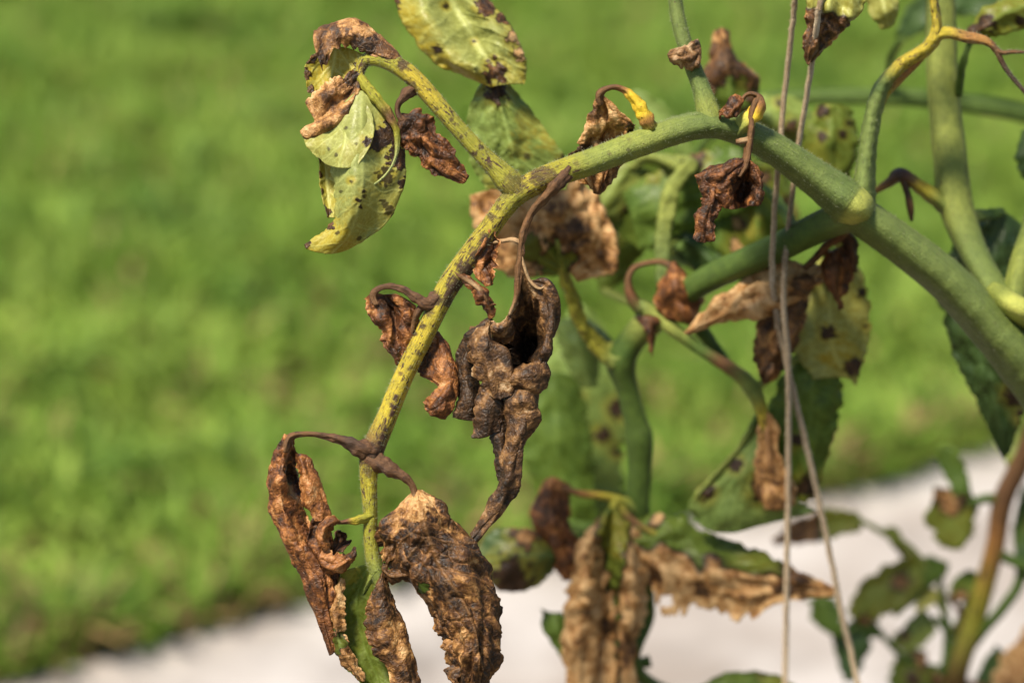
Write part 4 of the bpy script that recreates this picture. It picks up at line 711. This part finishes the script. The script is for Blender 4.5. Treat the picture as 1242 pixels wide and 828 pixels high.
bl(M_GREY, [[(900, 122, 300), (930, 112, 296), (965, 118, 298), (985, 140, 304)], [(902, 146, 290), (932, 142, 280), (962, 146, 284), (986, 152, 298)], [(908, 172, 300), (935, 178, 298), (965, 175, 300), (986, 164, 306)]], [[(984, 152, 298, 4, 'l'), (1004, 176, 270, 4, 'l'), (1008, 210, 246, 4, 'l')]], dead=[0, (958, 152, 8, .7), (930, 165, 6, .6), (945, 125, 5, .5)], yel=[.15, (915, 150, 18, .7)], **GB)
bl(M_LEAF, [[(862, 262, 320), (900, 252, 316), (942, 262, 318)], [(866, 284, 308), (904, 280, 298), (946, 284, 308)], [(876, 306, 320), (908, 306, 318), (944, 300, 320)]], [[(944, 284, 308, 4, 'G'), (960, 290, 240, 5, 'G'), (966, 290, 126, 7, 'G')]], dead=[0, (885, 295, 8, .7)], yel=.35, **GB)
bl(M_GREY, [[(668, 395, 420), (680, 430, 425), (704, 470, 435)], [(690, 385, 408), (704, 425, 408), (716, 470, 426)], [(714, 392, 420), (730, 425, 422), (726, 468, 435)]], [[(700, 388, 408, 4, 'l'), (722, 400, 330, 5, 'l'), (742, 424, 255, 8, 'G')]], **GB)
for mat_, x0, y0, w_, h_, d_, hx, hy, hd, ang, yl, ded in (
        (M_GREY, 842, 262, 40, 62, 430, 860, 338, 180, .5, .35, [(850, 255, 9, .7)]), (M_LEAF, 748, 300, 36, 56, 420, 790, 388, 222, .3, .2, [(745, 290, 8, .6)]),
        (M_PALE, 938, 262, 34, 44, 440, 945, 300, 135, -.4, .5, [(930, 255, 9, .8)]), (M_LEAF, 800, 240, 44, 58, 470, 826, 300, 236, -.5, .3, [(812, 232, 10, .8)]),
        (M_GREY, 985, 400, 40, 52, 420, 1000, 330, 160, -.3, .4, [(975, 410, 9, .7)])):
    ca, sa = math.cos(ang), math.sin(ang)                            # overlapping leaves deeper in the plant
    pt = lambda a, b, dd: (x0+ca*a*w_-sa*b*h_, y0+sa*a*w_+ca*b*h_, d_+dd)
    bl(mat_, [[pt(-.1, -1, 0), pt(-.85, -.35, 6), pt(-.8, .35, 8), pt(-.1, 1, 4)], [pt(0, -1, 0), pt(0, -.35, -8), pt(.02, .35, -8), pt(0, 1, 4)], [pt(.1, -1, 0), pt(.9, -.3, 6), pt(.75, .4, 8), pt(.1, 1, 4)]],
       [[(*pt(0, .98 if hy > y0 else -.98, 2), 3.5, 'l'), ((x0+hx)/2, (pt(0, .98 if hy > y0 else -.98, 2)[1]+hy)/2, (d_+hd)/2, 4, 'l'), (hx, hy, hd, 6, 'G')]], dead=[0]+ded, yel=yl, **GB)
# leaf hooked on the twine at the top
bl(M_PALE, [[(970, -60, 64), (979, -5, 64), (975, 45, 64), (975, 70, 66)], [(1008, -60, 48), (1006, 5, 46), (994, 40, 52), (981, 79, 62)], [(1064, -60, 60), (1048, 8, 58), (1022, 40, 60), (987, 72, 68)]], [[(1010, -50, 48, 4, 'l'), (1060, -85, 70, 5, 'l'), (1128, -60, 84, 5, 'o')]], dead=lambda u, v, x, y: sstep(8, 22, y+8*perlin(x/12, y/12, 2.2)-0.28*(x-1000)) , yel=.45, tone=-.12, big=5, ridge=4, cell=1.2, jag=.04, res=2.4, label='yellowing leaf with dark shrivelled tip touching the twine')
bl(M_PALE, [[(1040, -30, 150), (1052, 10, 150), (1068, 36, 152)], [(1062, -30, 142), (1072, 8, 142), (1078, 34, 150)], [(1092, -30, 150), (1090, 5, 150), (1086, 26, 152)]], [[(1070, -28, 144, 4, 'l'), (1104, -50, 150, 4, 'l'), (1136, -70, 192, 6, 'l')]], yel=.35, **GB)
bl(M_LEAF, [[(1165, 48, 150), (1195, 12, 146), (1235, -10, 146), (1290, -20, 150)], [(1172, 50, 140), (1205, 24, 134), (1245, 8, 134), (1292, -6, 142)], [(1180, 54, 148), (1215, 42, 144), (1255, 30, 144), (1294, 10, 150)]], [[(1290, -8, 144, 4, 'l'), (1300, 20, 165, 5, 'l'), (1292, 60, 188, 7, 'l')], [(1176, 52, 146, 3, 'G'), (1168, 75, 152, 4, 'G'), (1162, 115, 172, 5, 'G')]], dead=[0, (1181, 38, 9, .85), (1197, 28, 10, .85), (1236, 26, 6, .7)], tone=-.4, yel=.55, **GB)
bl(M_DARKLEAF, [[(1192, 258, 220), (1138, 330, 232), (1148, 410, 242), (1180, 480, 256), (1217, 557, 275)], [(1216, 256, 212), (1190, 330, 212), (1195, 410, 222), (1206, 480, 244), (1219, 554, 272)], [(1244, 276, 222), (1256, 340, 226), (1256, 420, 234), (1246, 490, 252), (1223, 551, 276)]], [[(1216, 258, 212, 5, 'G'), (1196, 262, 196, 6, 'G'), (1168, 268, 172, 8, 'l')]], dead=[0, (1232, 478, 12, .7), (1240, 505, 8, .6)], tone=-.2, **GB)  # shaded underside, the shade given by the darker leaf colour
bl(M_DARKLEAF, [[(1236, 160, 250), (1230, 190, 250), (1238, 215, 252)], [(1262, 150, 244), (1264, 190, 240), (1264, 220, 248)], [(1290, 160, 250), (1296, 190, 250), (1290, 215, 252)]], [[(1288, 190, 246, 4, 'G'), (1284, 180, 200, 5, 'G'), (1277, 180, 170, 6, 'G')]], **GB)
bl(M_PALE, [[(988, 318, 210), (966, 370, 208), (960, 420, 212), (986, 458, 218)], [(1010, 306, 202), (1006, 370, 194), (1010, 420, 200), (1026, 458, 214)], [(1036, 296, 210), (1053, 350, 214), (1056, 410, 217), (1036, 468, 222)]], [[(1016, 300, 204, 4, 'l'), (1022, 286, 160, 4, 'l'), (1034, 270, 110, 7, 'g')]], dead=[0, (1036, 446, 12, .8), (1005, 403, 9, .6), (1045, 355, 6, .5), (1050, 395, 5, .5)], yel=[.3, (1030, 370, 30, .55), (1020, 430, 20, .85), (985, 395, 20, .05)], tone=-.1, big=5, ridge=2, cell=.8, vs=26, res=3)
bl(M_LEAF, [[(974, 426, 228), (938, 470, 238), (928, 530, 252), (952, 596, 272)], [(990, 425, 222), (985, 480, 224), (980, 540, 240), (975, 610, 266)], [(1002, 430, 230), (1024, 470, 240), (1011, 530, 254), (986, 604, 274)]], [[(988, 428, 224, 4, 'l'), (965, 436, 220, 4, 'l'), (940, 452, 216, 4, 'l'), (914, 474, 214, 5, 'l')]], dead=[0, (967, 533, 6, .7), (980, 590, 14, .7), (992, 430, 8, .7)], yel=[0, (960, 540, 8, .6)], tone=-.25, **GB)
# lower middle
bl(M_GREY, [[(690, 375, 640), (655, 440, 650), (645, 520, 660), (680, 610, 680)], [(708, 370, 625), (704, 440, 630), (700, 530, 640), (706, 650, 670)], [(728, 390, 640), (748, 450, 650), (760, 530, 660), (755, 630, 680)]], [[(706, 640, 668, 6, 'G'), (740, 630, 520, 6, 'G'), (772, 615, 330, 8, 'G')]], dead=[0, (697, 485, 9, .75), (749, 496, 11, .8), (731, 527, 9, .75), (749, 548, 7, .7), (675, 538, 8, .65)], tone=-.4, vein=.5, **{**GB, 'vs': 34})
bl(M_LEAF, [[(640, 460, 500), (630, 540, 520), (660, 620, 540)], [(672, 450, 492), (676, 540, 500), (690, 640, 530)], [(706, 460, 500), (722, 540, 515), (722, 630, 540)]], [[(690, 636, 530, 6, 'G'), (735, 640, 440, 6, 'G'), (776, 640, 335, 8, 'G')]], **GB)
LS5 = stalks('leaf_stalk', plant, root1, [[(778, 622, 330, 12, 'G'), (762, 612, 312, 8, 'l'), (748, 608, 300, 7, 'q'), (742, 622, 294, 6, 'q')], [(752, 606, 304, 6, 'q'), (730, 601, 300, 5, 'y'), (708, 599, 298, 4.5, 'o'), (688, 594, 295, 4.5, 'b'), (674, 590, 294, 5, 'b')], [(752, 614, 300, 5, 'q'), (768, 632, 296, 5, 'b'), (800, 650, 290, 4, 'q')]], None, nr=10, step=3, seed=21, rough=.12)
leaf('leaflet', LS5, root1, M_DEADRED, [dict(rails=[[(660, 582, 300), (643, 622, 305), (660, 662, 312), (680, 702, 318)], [(672, 578, 288), (668, 625, 286), (682, 660, 294), (689, 704, 312)], [(692, 588, 300), (697, 640, 305), (708, 672, 312), (697, 698, 318)]], tone=[-.05, (672, 585, 12, .15)], big=6, ridge=4, jag=.05)], **BG)
leaf('leaflet', LS5, root1, M_LEAF, [dict(rails=[[(738, 614, 292), (700, 666, 296), (686, 722, 306), (682, 775, 318), (690, 870, 340)], [(740, 615, 284), (715, 670, 272), (708, 725, 280), (704, 775, 294), (712, 870, 328)], [(742, 617, 288), (738, 672, 302), (737, 725, 316), (735, 775, 330), (738, 870, 352)], [(745, 617, 283), (758, 668, 274), (763, 722, 282), (756, 775, 296), (760, 870, 328)], [(748, 617, 290), (785, 662, 296), (788, 720, 308), (773, 775, 322), (778, 870, 344)]],
     dead=lambda u, v, x, y: np.clip(sstep(-9, 7, np.abs(x-744-.04*(y-640))-19*np.clip((728-y)/80, 0, 1)**.6+11*perlin(x/13, y/13, 1.0)+5*perlin(x/5, y/5, 2.0)), 0, 1), yel=[.3, (742, 645, 34, .9)], tone=[.48, (710, 690, 14, .2), (738, 760, 9, -.2), (765, 785, 18, .05), (700, 790, 18, .3), (775, 690, 14, .65)], big=6, ridge=4.5, cell=2.4, cs=16, vs=20, jag=.04)], res=2.6, label='broad tan dead leaflet split by a dark central crease')  # dark tone blob low on the crease paints shade between the folds
leaf('leaflet', LS5, root1, M_LEAF, [dict(rails=[[(752, 632, 302), (800, 620, 302), (860, 642, 302), (920, 668, 302), (965, 686, 303), (1016, 713, 306)], [(765, 652, 290), (810, 656, 286), (860, 668, 286), (920, 688, 290), (965, 700, 295), (1015, 715, 303)], [(775, 678, 296), (815, 697, 286), (860, 702, 284), (915, 710, 289), (960, 716, 296), (1014, 718, 304)], [(785, 708, 306), (808, 748, 304), (850, 740, 302), (900, 753, 302), (950, 730, 303), (1010, 724, 307)]],
     dead=lambda u, v, x, y: np.clip(sstep(.36, .56, v+.16*perlin(x/22, y/22, 4.0))+sstep(.62, .85, u)+sstep(12, 4, np.abs(x-800+.6*(y-625)))*sstep(650, 630, y)*.9, 0, 1), yel=[.15, (930, 680, 40, .5), (880, 715, 30, .35)], tone=[.48, (850, 716, 9, -.2), (790, 695, 14, -.1), (870, 672, 8, -.3), (960, 705, 20, -.05), (905, 720, 20, .42)], big=5, ridge=4, cell=2, cs=17, jag=.05, holes=[(808, 729, 8)])], res=2.6, label='half green, half tan dead leaflet reaching past the twine')
leaf('leaflet', LS5, root1, M_DARKLEAF, [dict(rails=[[(676, 650, 318), (640, 642, 310), (602, 640, 306), (577, 668, 306)], [(676, 672, 306), (645, 673, 290), (612, 676, 288), (580, 684, 300)], [(672, 690, 318), (650, 712, 312), (615, 718, 308), (584, 700, 306)]], dead=[0, (640, 646, 18, .9), (622, 702, 26, .55)], tone=.1, yel=[0, (622, 712, 14, .8), (600, 706, 12, .7)], big=3, ridge=1.5, jag=.015)], tubes=[[(676, 670, 308, 4, 'G'), (700, 655, 320, 4, 'G'), (735, 630, 308, 4, 'G'), (752, 612, 302, 5, 'G')]], **BG)  # dark leaf colour carries the shade on this underside
bl(M_LEAF, [[(654, 737, 360), (660, 772, 360), (684, 802, 362)], [(668, 742, 352), (678, 772, 350), (694, 805, 360)], [(682, 742, 360), (696, 770, 360), (704, 800, 364)]], [[(694, 802, 360, 4, 'G'), (735, 815, 390, 4, 'G'), (788, 800, 400, 6, 'G')]], **GB)
bl(M_LEAF, [[(848, 832, 400), (880, 815, 398), (920, 812, 398), (965, 830, 402)], [(850, 842, 392), (890, 834, 386), (930, 832, 388), (970, 845, 400)], [(855, 860, 400), (890, 862, 400), (930, 862, 400), (968, 860, 404)]], [[(850, 846, 394, 4, 'G'), (820, 850, 405, 4, 'G'), (792, 845, 415, 6, 'G')]], yel=[.1, (940, 822, 22, .6)], **GB)

# ------------------------------------------------------------------ neighbouring plants
rootB = np.array([0.62, 1.42, 0.0])
pb = thing('tomato_plant', 'blurred green tomato plant with a sideways stem behind the upright pale stem', 'plant', rootB)
hz = [(900, 122, 660, 7, 'G'), (960, 118, 650, 9, 'G'), (1050, 117, 640, 11, 'G'), (1110, 119, 640, 11.5, 'G'), (1175, 126, 645, 12, 'G'), (1242, 138, 655, 12.5, 'G'), (1310, 165, 680, 13, 'G'), (1360, 230, 740, 13, 'G')]
stalks('stem', pb, rootB, [hz + to_ground((1360, 230, 740), 15, 'G', rootB, 5)], None, nr=10, step=8, seed=31)
def bl2(par, base, mat, rails, tubes=(), **kw):
    e = np.mean([p[2] for p in rails[0]]+[p[2] for p in rails[-1]])      # blade folded up along its midrib
    rails = [rails[0], [(x, y, d+1.15*(e-d)) for x, y, d in rails[1]], rails[2]] if len(rails) == 3 else rails
    kw = {'jag': 0.10, 'big': 9, **kw}
    return leaf('leaf', par, base, mat, [dict(rails=rails, **{**GB, 'dead': 0.0, 'res': 5, **kw})], tubes, thick=.8, res=5)
bl2(pb, rootB, M_GREY, [[(758, 108, 700), (790, 118, 690), (825, 150, 690), (845, 190, 700)], [(775, 130, 690), (800, 142, 678), (825, 165, 680), (842, 195, 695)], [(770, 160, 700), (790, 172, 692), (815, 185, 692), (838, 200, 700)]], [[(840, 194, 694, 5, 'G'), (870, 150, 676, 5, 'G'), (902, 122, 660, 6, 'G')]], yel=.0)
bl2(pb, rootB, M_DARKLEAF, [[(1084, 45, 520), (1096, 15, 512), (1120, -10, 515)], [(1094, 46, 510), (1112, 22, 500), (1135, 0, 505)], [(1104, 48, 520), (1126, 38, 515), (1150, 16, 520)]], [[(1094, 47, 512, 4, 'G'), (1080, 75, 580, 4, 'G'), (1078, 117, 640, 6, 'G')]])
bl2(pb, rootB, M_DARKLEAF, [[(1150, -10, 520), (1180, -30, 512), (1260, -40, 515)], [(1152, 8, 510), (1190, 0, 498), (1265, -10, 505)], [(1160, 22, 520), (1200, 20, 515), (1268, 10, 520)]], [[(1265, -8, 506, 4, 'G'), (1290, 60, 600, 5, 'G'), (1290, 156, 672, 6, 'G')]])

rootC = np.array([0.235, 1.26, 0.0])
pc = thing('leggy_plant', 'leggy plant with slanting brown stem and dark drooping leaves over pale path', 'plant', rootC)
br = [(1330, 330, 640, 8, 'b'), (1290, 430, 680, 10, 'b'), (1242, 552, 740, 12, 'b'), (1216, 608, 770, 13, 'b'), (1206, 665, 800, 12, 'o'), (1184, 745, 850, 13, 'q'), (1160, 830, 900, 13, 'b')]
stalks('stem', pc, rootC, [br + to_ground((1160, 830, 900), 14, 'b', rootC, 5), [(1206, 668, 800, 8, 'k'), (1225, 678, 800, 7, 'G'), (1250, 690, 800, 5, 'G')], [(1214, 606, 770, 8, 'b'), (1196, 604, 760, 6, 'G'), (1176, 610, 752, 5, 'G')],
       [(1172, 790, 880, 8, 'G'), (1196, 760, 850, 7, 'G'), (1218, 735, 830, 7, 'G'), (1238, 700, 820, 7, 'G'), (1236, 640, 810, 7, 'G'), (1246, 590, 800, 6, 'G')]], None, nr=10, step=6, seed=33)
bl2(pc, rootC, M_LEAF, [[(1128, 590, 756), (1120, 630, 770), (1140, 662, 780), (1164, 665, 784)], [(1150, 592, 740), (1152, 630, 748), (1166, 650, 768), (1172, 660, 782)], [(1184, 596, 752), (1192, 616, 766), (1186, 640, 776), (1176, 656, 784)]], dead=[0, (1156, 604, 19, 1)], tone=.32, yel=.5)
bl2(pc, rootC, M_LEAF, [[(1136, 542, 742), (1142, 572, 748), (1158, 600, 752)], [(1152, 540, 736), (1160, 570, 740), (1168, 600, 750)], [(1164, 548, 744), (1174, 574, 748), (1178, 602, 754)]])
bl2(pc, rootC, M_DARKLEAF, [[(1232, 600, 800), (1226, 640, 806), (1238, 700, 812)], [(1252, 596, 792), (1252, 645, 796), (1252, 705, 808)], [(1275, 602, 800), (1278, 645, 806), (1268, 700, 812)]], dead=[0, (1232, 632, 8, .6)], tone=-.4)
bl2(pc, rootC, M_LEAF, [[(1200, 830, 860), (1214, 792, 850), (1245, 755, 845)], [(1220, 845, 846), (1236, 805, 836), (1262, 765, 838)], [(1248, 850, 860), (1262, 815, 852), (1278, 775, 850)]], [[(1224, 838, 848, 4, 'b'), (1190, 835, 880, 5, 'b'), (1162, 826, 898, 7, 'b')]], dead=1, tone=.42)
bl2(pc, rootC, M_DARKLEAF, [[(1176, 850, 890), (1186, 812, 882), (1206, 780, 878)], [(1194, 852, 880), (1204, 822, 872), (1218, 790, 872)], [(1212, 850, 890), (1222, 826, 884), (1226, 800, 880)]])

rootD = np.array([0.16, 1.22, 0.0])
pd = thing('mottled_plant', 'small mottled green and brown plant between the twine and the brown stem', 'plant', rootD)
dst = [(1140, 700, 880, 4, 'G'), (1146, 740, 895, 5, 'G'), (1150, 780, 910, 6, 'G'), (1142, 830, 930, 7, 'G')]
stalks('stem', pd, rootD, [dst + to_ground((1142, 830, 930), 8, 'G', rootD, 4), [(1146, 745, 895, 4, 'l'), (1128, 715, 880, 5, 'l'), (1105, 728, 870, 5, 'l'), (1085, 745, 860, 4, 'l')], [(1040, 628, 836, 3, 'l'), (1075, 648, 846, 4, 'l'), (1105, 665, 856, 4, 'l'), (1132, 700, 876, 4, 'l')],
       [(1150, 775, 908, 4, 'G'), (1168, 750, 895, 4, 'b'), (1150, 722, 885, 3.5, 'b')], [(1144, 812, 925, 5, 'G'), (1100, 800, 900, 4, 'G'), (1070, 770, 880, 4, 'G')]], None, nr=8, step=6, seed=35)
bl2(pd, rootD, M_LEAF, [[(1108, 668, 852), (1075, 682, 852), (1042, 708, 856), (1028, 740, 862)], [(1118, 690, 844), (1085, 706, 838), (1055, 725, 842), (1034, 750, 858)], [(1120, 712, 852), (1100, 735, 850), (1070, 752, 856), (1042, 762, 864)]], dead=[0, (1092, 705, 12, .9), (1085, 668, 9, .8), (1050, 756, 10, .9), (1046, 705, 5, .5)], yel=.55, tone=.15)
bl2(pd, rootD, M_LEAF, [[(1040, 620, 836), (1005, 616, 834), (970, 624, 836), (936, 655, 842)], [(1046, 632, 830), (1008, 636, 822), (972, 642, 824), (938, 658, 840)], [(1044, 645, 836), (1010, 656, 834), (975, 660, 836), (942, 662, 844)]], dead=lambda u, v, x, y: sstep(1002, 985, x+6*perlin(x/9, y/9, 6.0)), yel=.6, tone=.0)
bl2(pd, rootD, M_LEAF, [[(1108, 680, 868), (1130, 672, 868), (1152, 682, 870)], [(1106, 700, 862), (1128, 694, 858), (1150, 690, 866)], [(1110, 718, 870), (1130, 712, 870), (1148, 698, 872)]])
bl2(pd, rootD, M_LEAF, [[(1070, 640, 850), (1078, 660, 852), (1096, 676, 856)], [(1084, 638, 844), (1090, 656, 846), (1102, 674, 854)], [(1094, 646, 850), (1100, 660, 852), (1108, 674, 858)]], dead=[0, (1086, 672, 10, .8)], yel=.4, tone=-.3)
bl2(pd, rootD, M_DARKLEAF, [[(1040, 745, 875), (1012, 765, 872), (1014, 800, 878), (1026, 824, 884)], [(1056, 750, 866), (1036, 772, 860), (1030, 800, 868), (1032, 826, 882)], [(1068, 758, 875), (1060, 778, 872), (1050, 802, 878), (1038, 824, 884)]], [[(1054, 752, 868, 3, 'G'), (1070, 770, 880, 4, 'G')]])
bl2(pd, rootD, M_LEAF, [[(975, 728, 850), (982, 752, 850), (1010, 775, 856)], [(998, 722, 842), (1004, 748, 840), (1022, 772, 852)], [(1018, 728, 850), (1026, 748, 850), (1032, 768, 856)]], [[(1020, 768, 854, 3, 'G'), (1040, 762, 862, 3, 'G'), (1064, 768, 878, 4, 'G')]])
bl2(pd, rootD, M_LEAF, [[(1082, 800, 900), (1076, 830, 904), (1084, 862, 910)], [(1104, 786, 890), (1104, 825, 888), (1102, 865, 902)], [(1128, 790, 900), (1130, 825, 904), (1120, 860, 910)]], dead=[0, (1118, 800, 12, .9), (1108, 822, 9, .8)], tone=-.15, yel=.2)
bl2(pd, rootD, M_PALE, [[(1108, 735, 872), (1116, 722, 868), (1132, 714, 870)], [(1112, 738, 866), (1124, 728, 862), (1138, 716, 866)], [(1112, 744, 872), (1130, 734, 868), (1142, 720, 872)]], yel=.6)

bl2(pd, rootD, M_GREY, [[(1118, 735, 905), (1096, 752, 902), (1080, 776, 906)], [(1130, 748, 898), (1112, 766, 892), (1092, 788, 902)], [(1138, 764, 906), (1124, 782, 904), (1104, 796, 908)]], [[(1132, 748, 898, 3, 'G'), (1148, 760, 902, 4, 'G')]], dead=[0, (1098, 772, 7, .8)], yel=.25)
bl2(pd, rootD, M_LEAF, [[(1150, 770, 905), (1160, 742, 900), (1172, 722, 902)], [(1158, 776, 898), (1172, 752, 892), (1182, 730, 898)], [(1166, 784, 906), (1182, 764, 904), (1188, 742, 906)]], [[(1158, 778, 900, 3, 'G'), (1148, 792, 912, 4, 'G')]], dead=[0, (1180, 742, 7, .8)])
bl2(pc, rootC, M_LEAF, [[(1196, 700, 830), (1174, 690, 826), (1156, 700, 830)], [(1196, 712, 824), (1172, 708, 816), (1152, 718, 826)], [(1192, 724, 832), (1174, 728, 830), (1158, 732, 834)]], [[(1194, 712, 824, 3, 'G'), (1200, 690, 815, 4, 'b')]], dead=[0, (1166, 722, 8, .9)], tone=.2)
bl2(pc, rootC, M_GREY, [[(1222, 566, 760), (1208, 540, 752), (1206, 512, 752)], [(1232, 560, 752), (1222, 534, 742), (1216, 508, 748)], [(1240, 556, 760), (1236, 532, 754), (1226, 510, 752)]], yel=.2, dead=[0, (1214, 522, 7, .8)])
bl2(pc, rootC, M_LEAF, [[(1176, 848, 905), (1150, 822, 900), (1132, 806, 902)], [(1168, 858, 898), (1140, 838, 892), (1124, 822, 898)], [(1158, 868, 906), (1130, 852, 904), (1118, 838, 906)]], dead=[0, (1138, 824, 9, .9)], tone=.1)

# ------------------------------------------------------------------ twine
def twine(name, pts, label, seed):
    X = np.array(pts, float); L = np.sum(np.linalg.norm(np.diff(X, axis=0), axis=1)); n = int(L/2.0)
    t = np.linspace(0, 1, n); c = cr(X, t); T = np.gradient(c, axis=0); T /= np.linalg.norm(T, axis=1)[:, None]
    N = np.cross(T, np.array([0, 0, 1.0])); N /= np.linalg.norm(N, axis=1)[:, None]; B = np.cross(T, N)
    s = np.linspace(0, L, n); Vs, Fs, off = [], [], 0; nr = 7
    wob = perlin(s/40.0, seed)[:, None]*0.8
    for k in range(3):
        a = 2*np.pi*(s/17.0)+k*2*np.pi/3+0.5*perlin(s/30, seed+4.0)
        q = c+2.05*(np.cos(a)[:, None]*N+np.sin(a)[:, None]*B)+N*wob
        th = np.linspace(0, 2*np.pi, nr, endpoint=False)
        r = 1.95*(1+0.18*perlin(s/8.0, seed+k*3.0))
        Vs.append((q[:, None]+r[:, None, None]*(np.cos(th)[None, :, None]*N[:, None]+np.sin(th)[None, :, None]*B[:, None])).reshape(-1, 3))
        Fs.append(grid_faces(n, nr, off, True)); off += n*nr
    rr = np.random.RandomState(int(seed*10)); m = int(L/5); i = rr.randint(2, n-2, m)     # loose fibres
    d = N[i]*rr.normal(size=(m, 1))+B[i]*rr.normal(size=(m, 1)); d /= np.linalg.norm(d, axis=1)[:, None]
    b = c[i]+d*3.0; e = b+d*rr.uniform(1, 5, (m, 1))+T[i]*rr.uniform(-6, 6, (m, 1)); w = T[i]*0.3
    Vs.append(np.stack([b-w, b+w, e], 1).reshape(-1, 3)); Fs.append((np.arange(m)*3)[:, None]+np.array([[0, 1, 2]])+off)
    o = make_mesh(name, P(np.vstack(Vs)), Fs, M_TWINE, None)
    o['label'] = label; o['category'] = 'twine'; return o
dy_ = 0.364
twine('twine', [(1010, -1500, 10), (985, -400, -10), (966, -40, 72), (962, 20, 82), (950, 130, 100), (937, 300, 108), (941, 380, 150), (954, 440, 164), (978, 540, 205), (1000, 640, 245), (1020, 740, 285), (1040, 830, 320), (1090, 1100, 420), (1150, 1500, 620), tuple(Q(np.array([0.21, 1.16, 0.0])))],
      'coarse twine that passes behind the tan dead leaf and slants away below', 3.3)
twine('twine', [(1075, -1500, 10), (1020, -400, -10), (998, -40, 36), (992, 20, 40), (984, 80, 74), (968, 180, 100), (957, 270, 112), (951, 330, 116), (951, 380, 130), (956, 440, 154), (956, 560, 210), (954, 700, 265), (952, 830, 325), (948, 1100, 430), (945, 1500, 630), tuple(Q(np.array([0.135, 1.16, 0.0])))],
      'coarse twine hanging straight down in front of the tan dead leaf', 5.1)
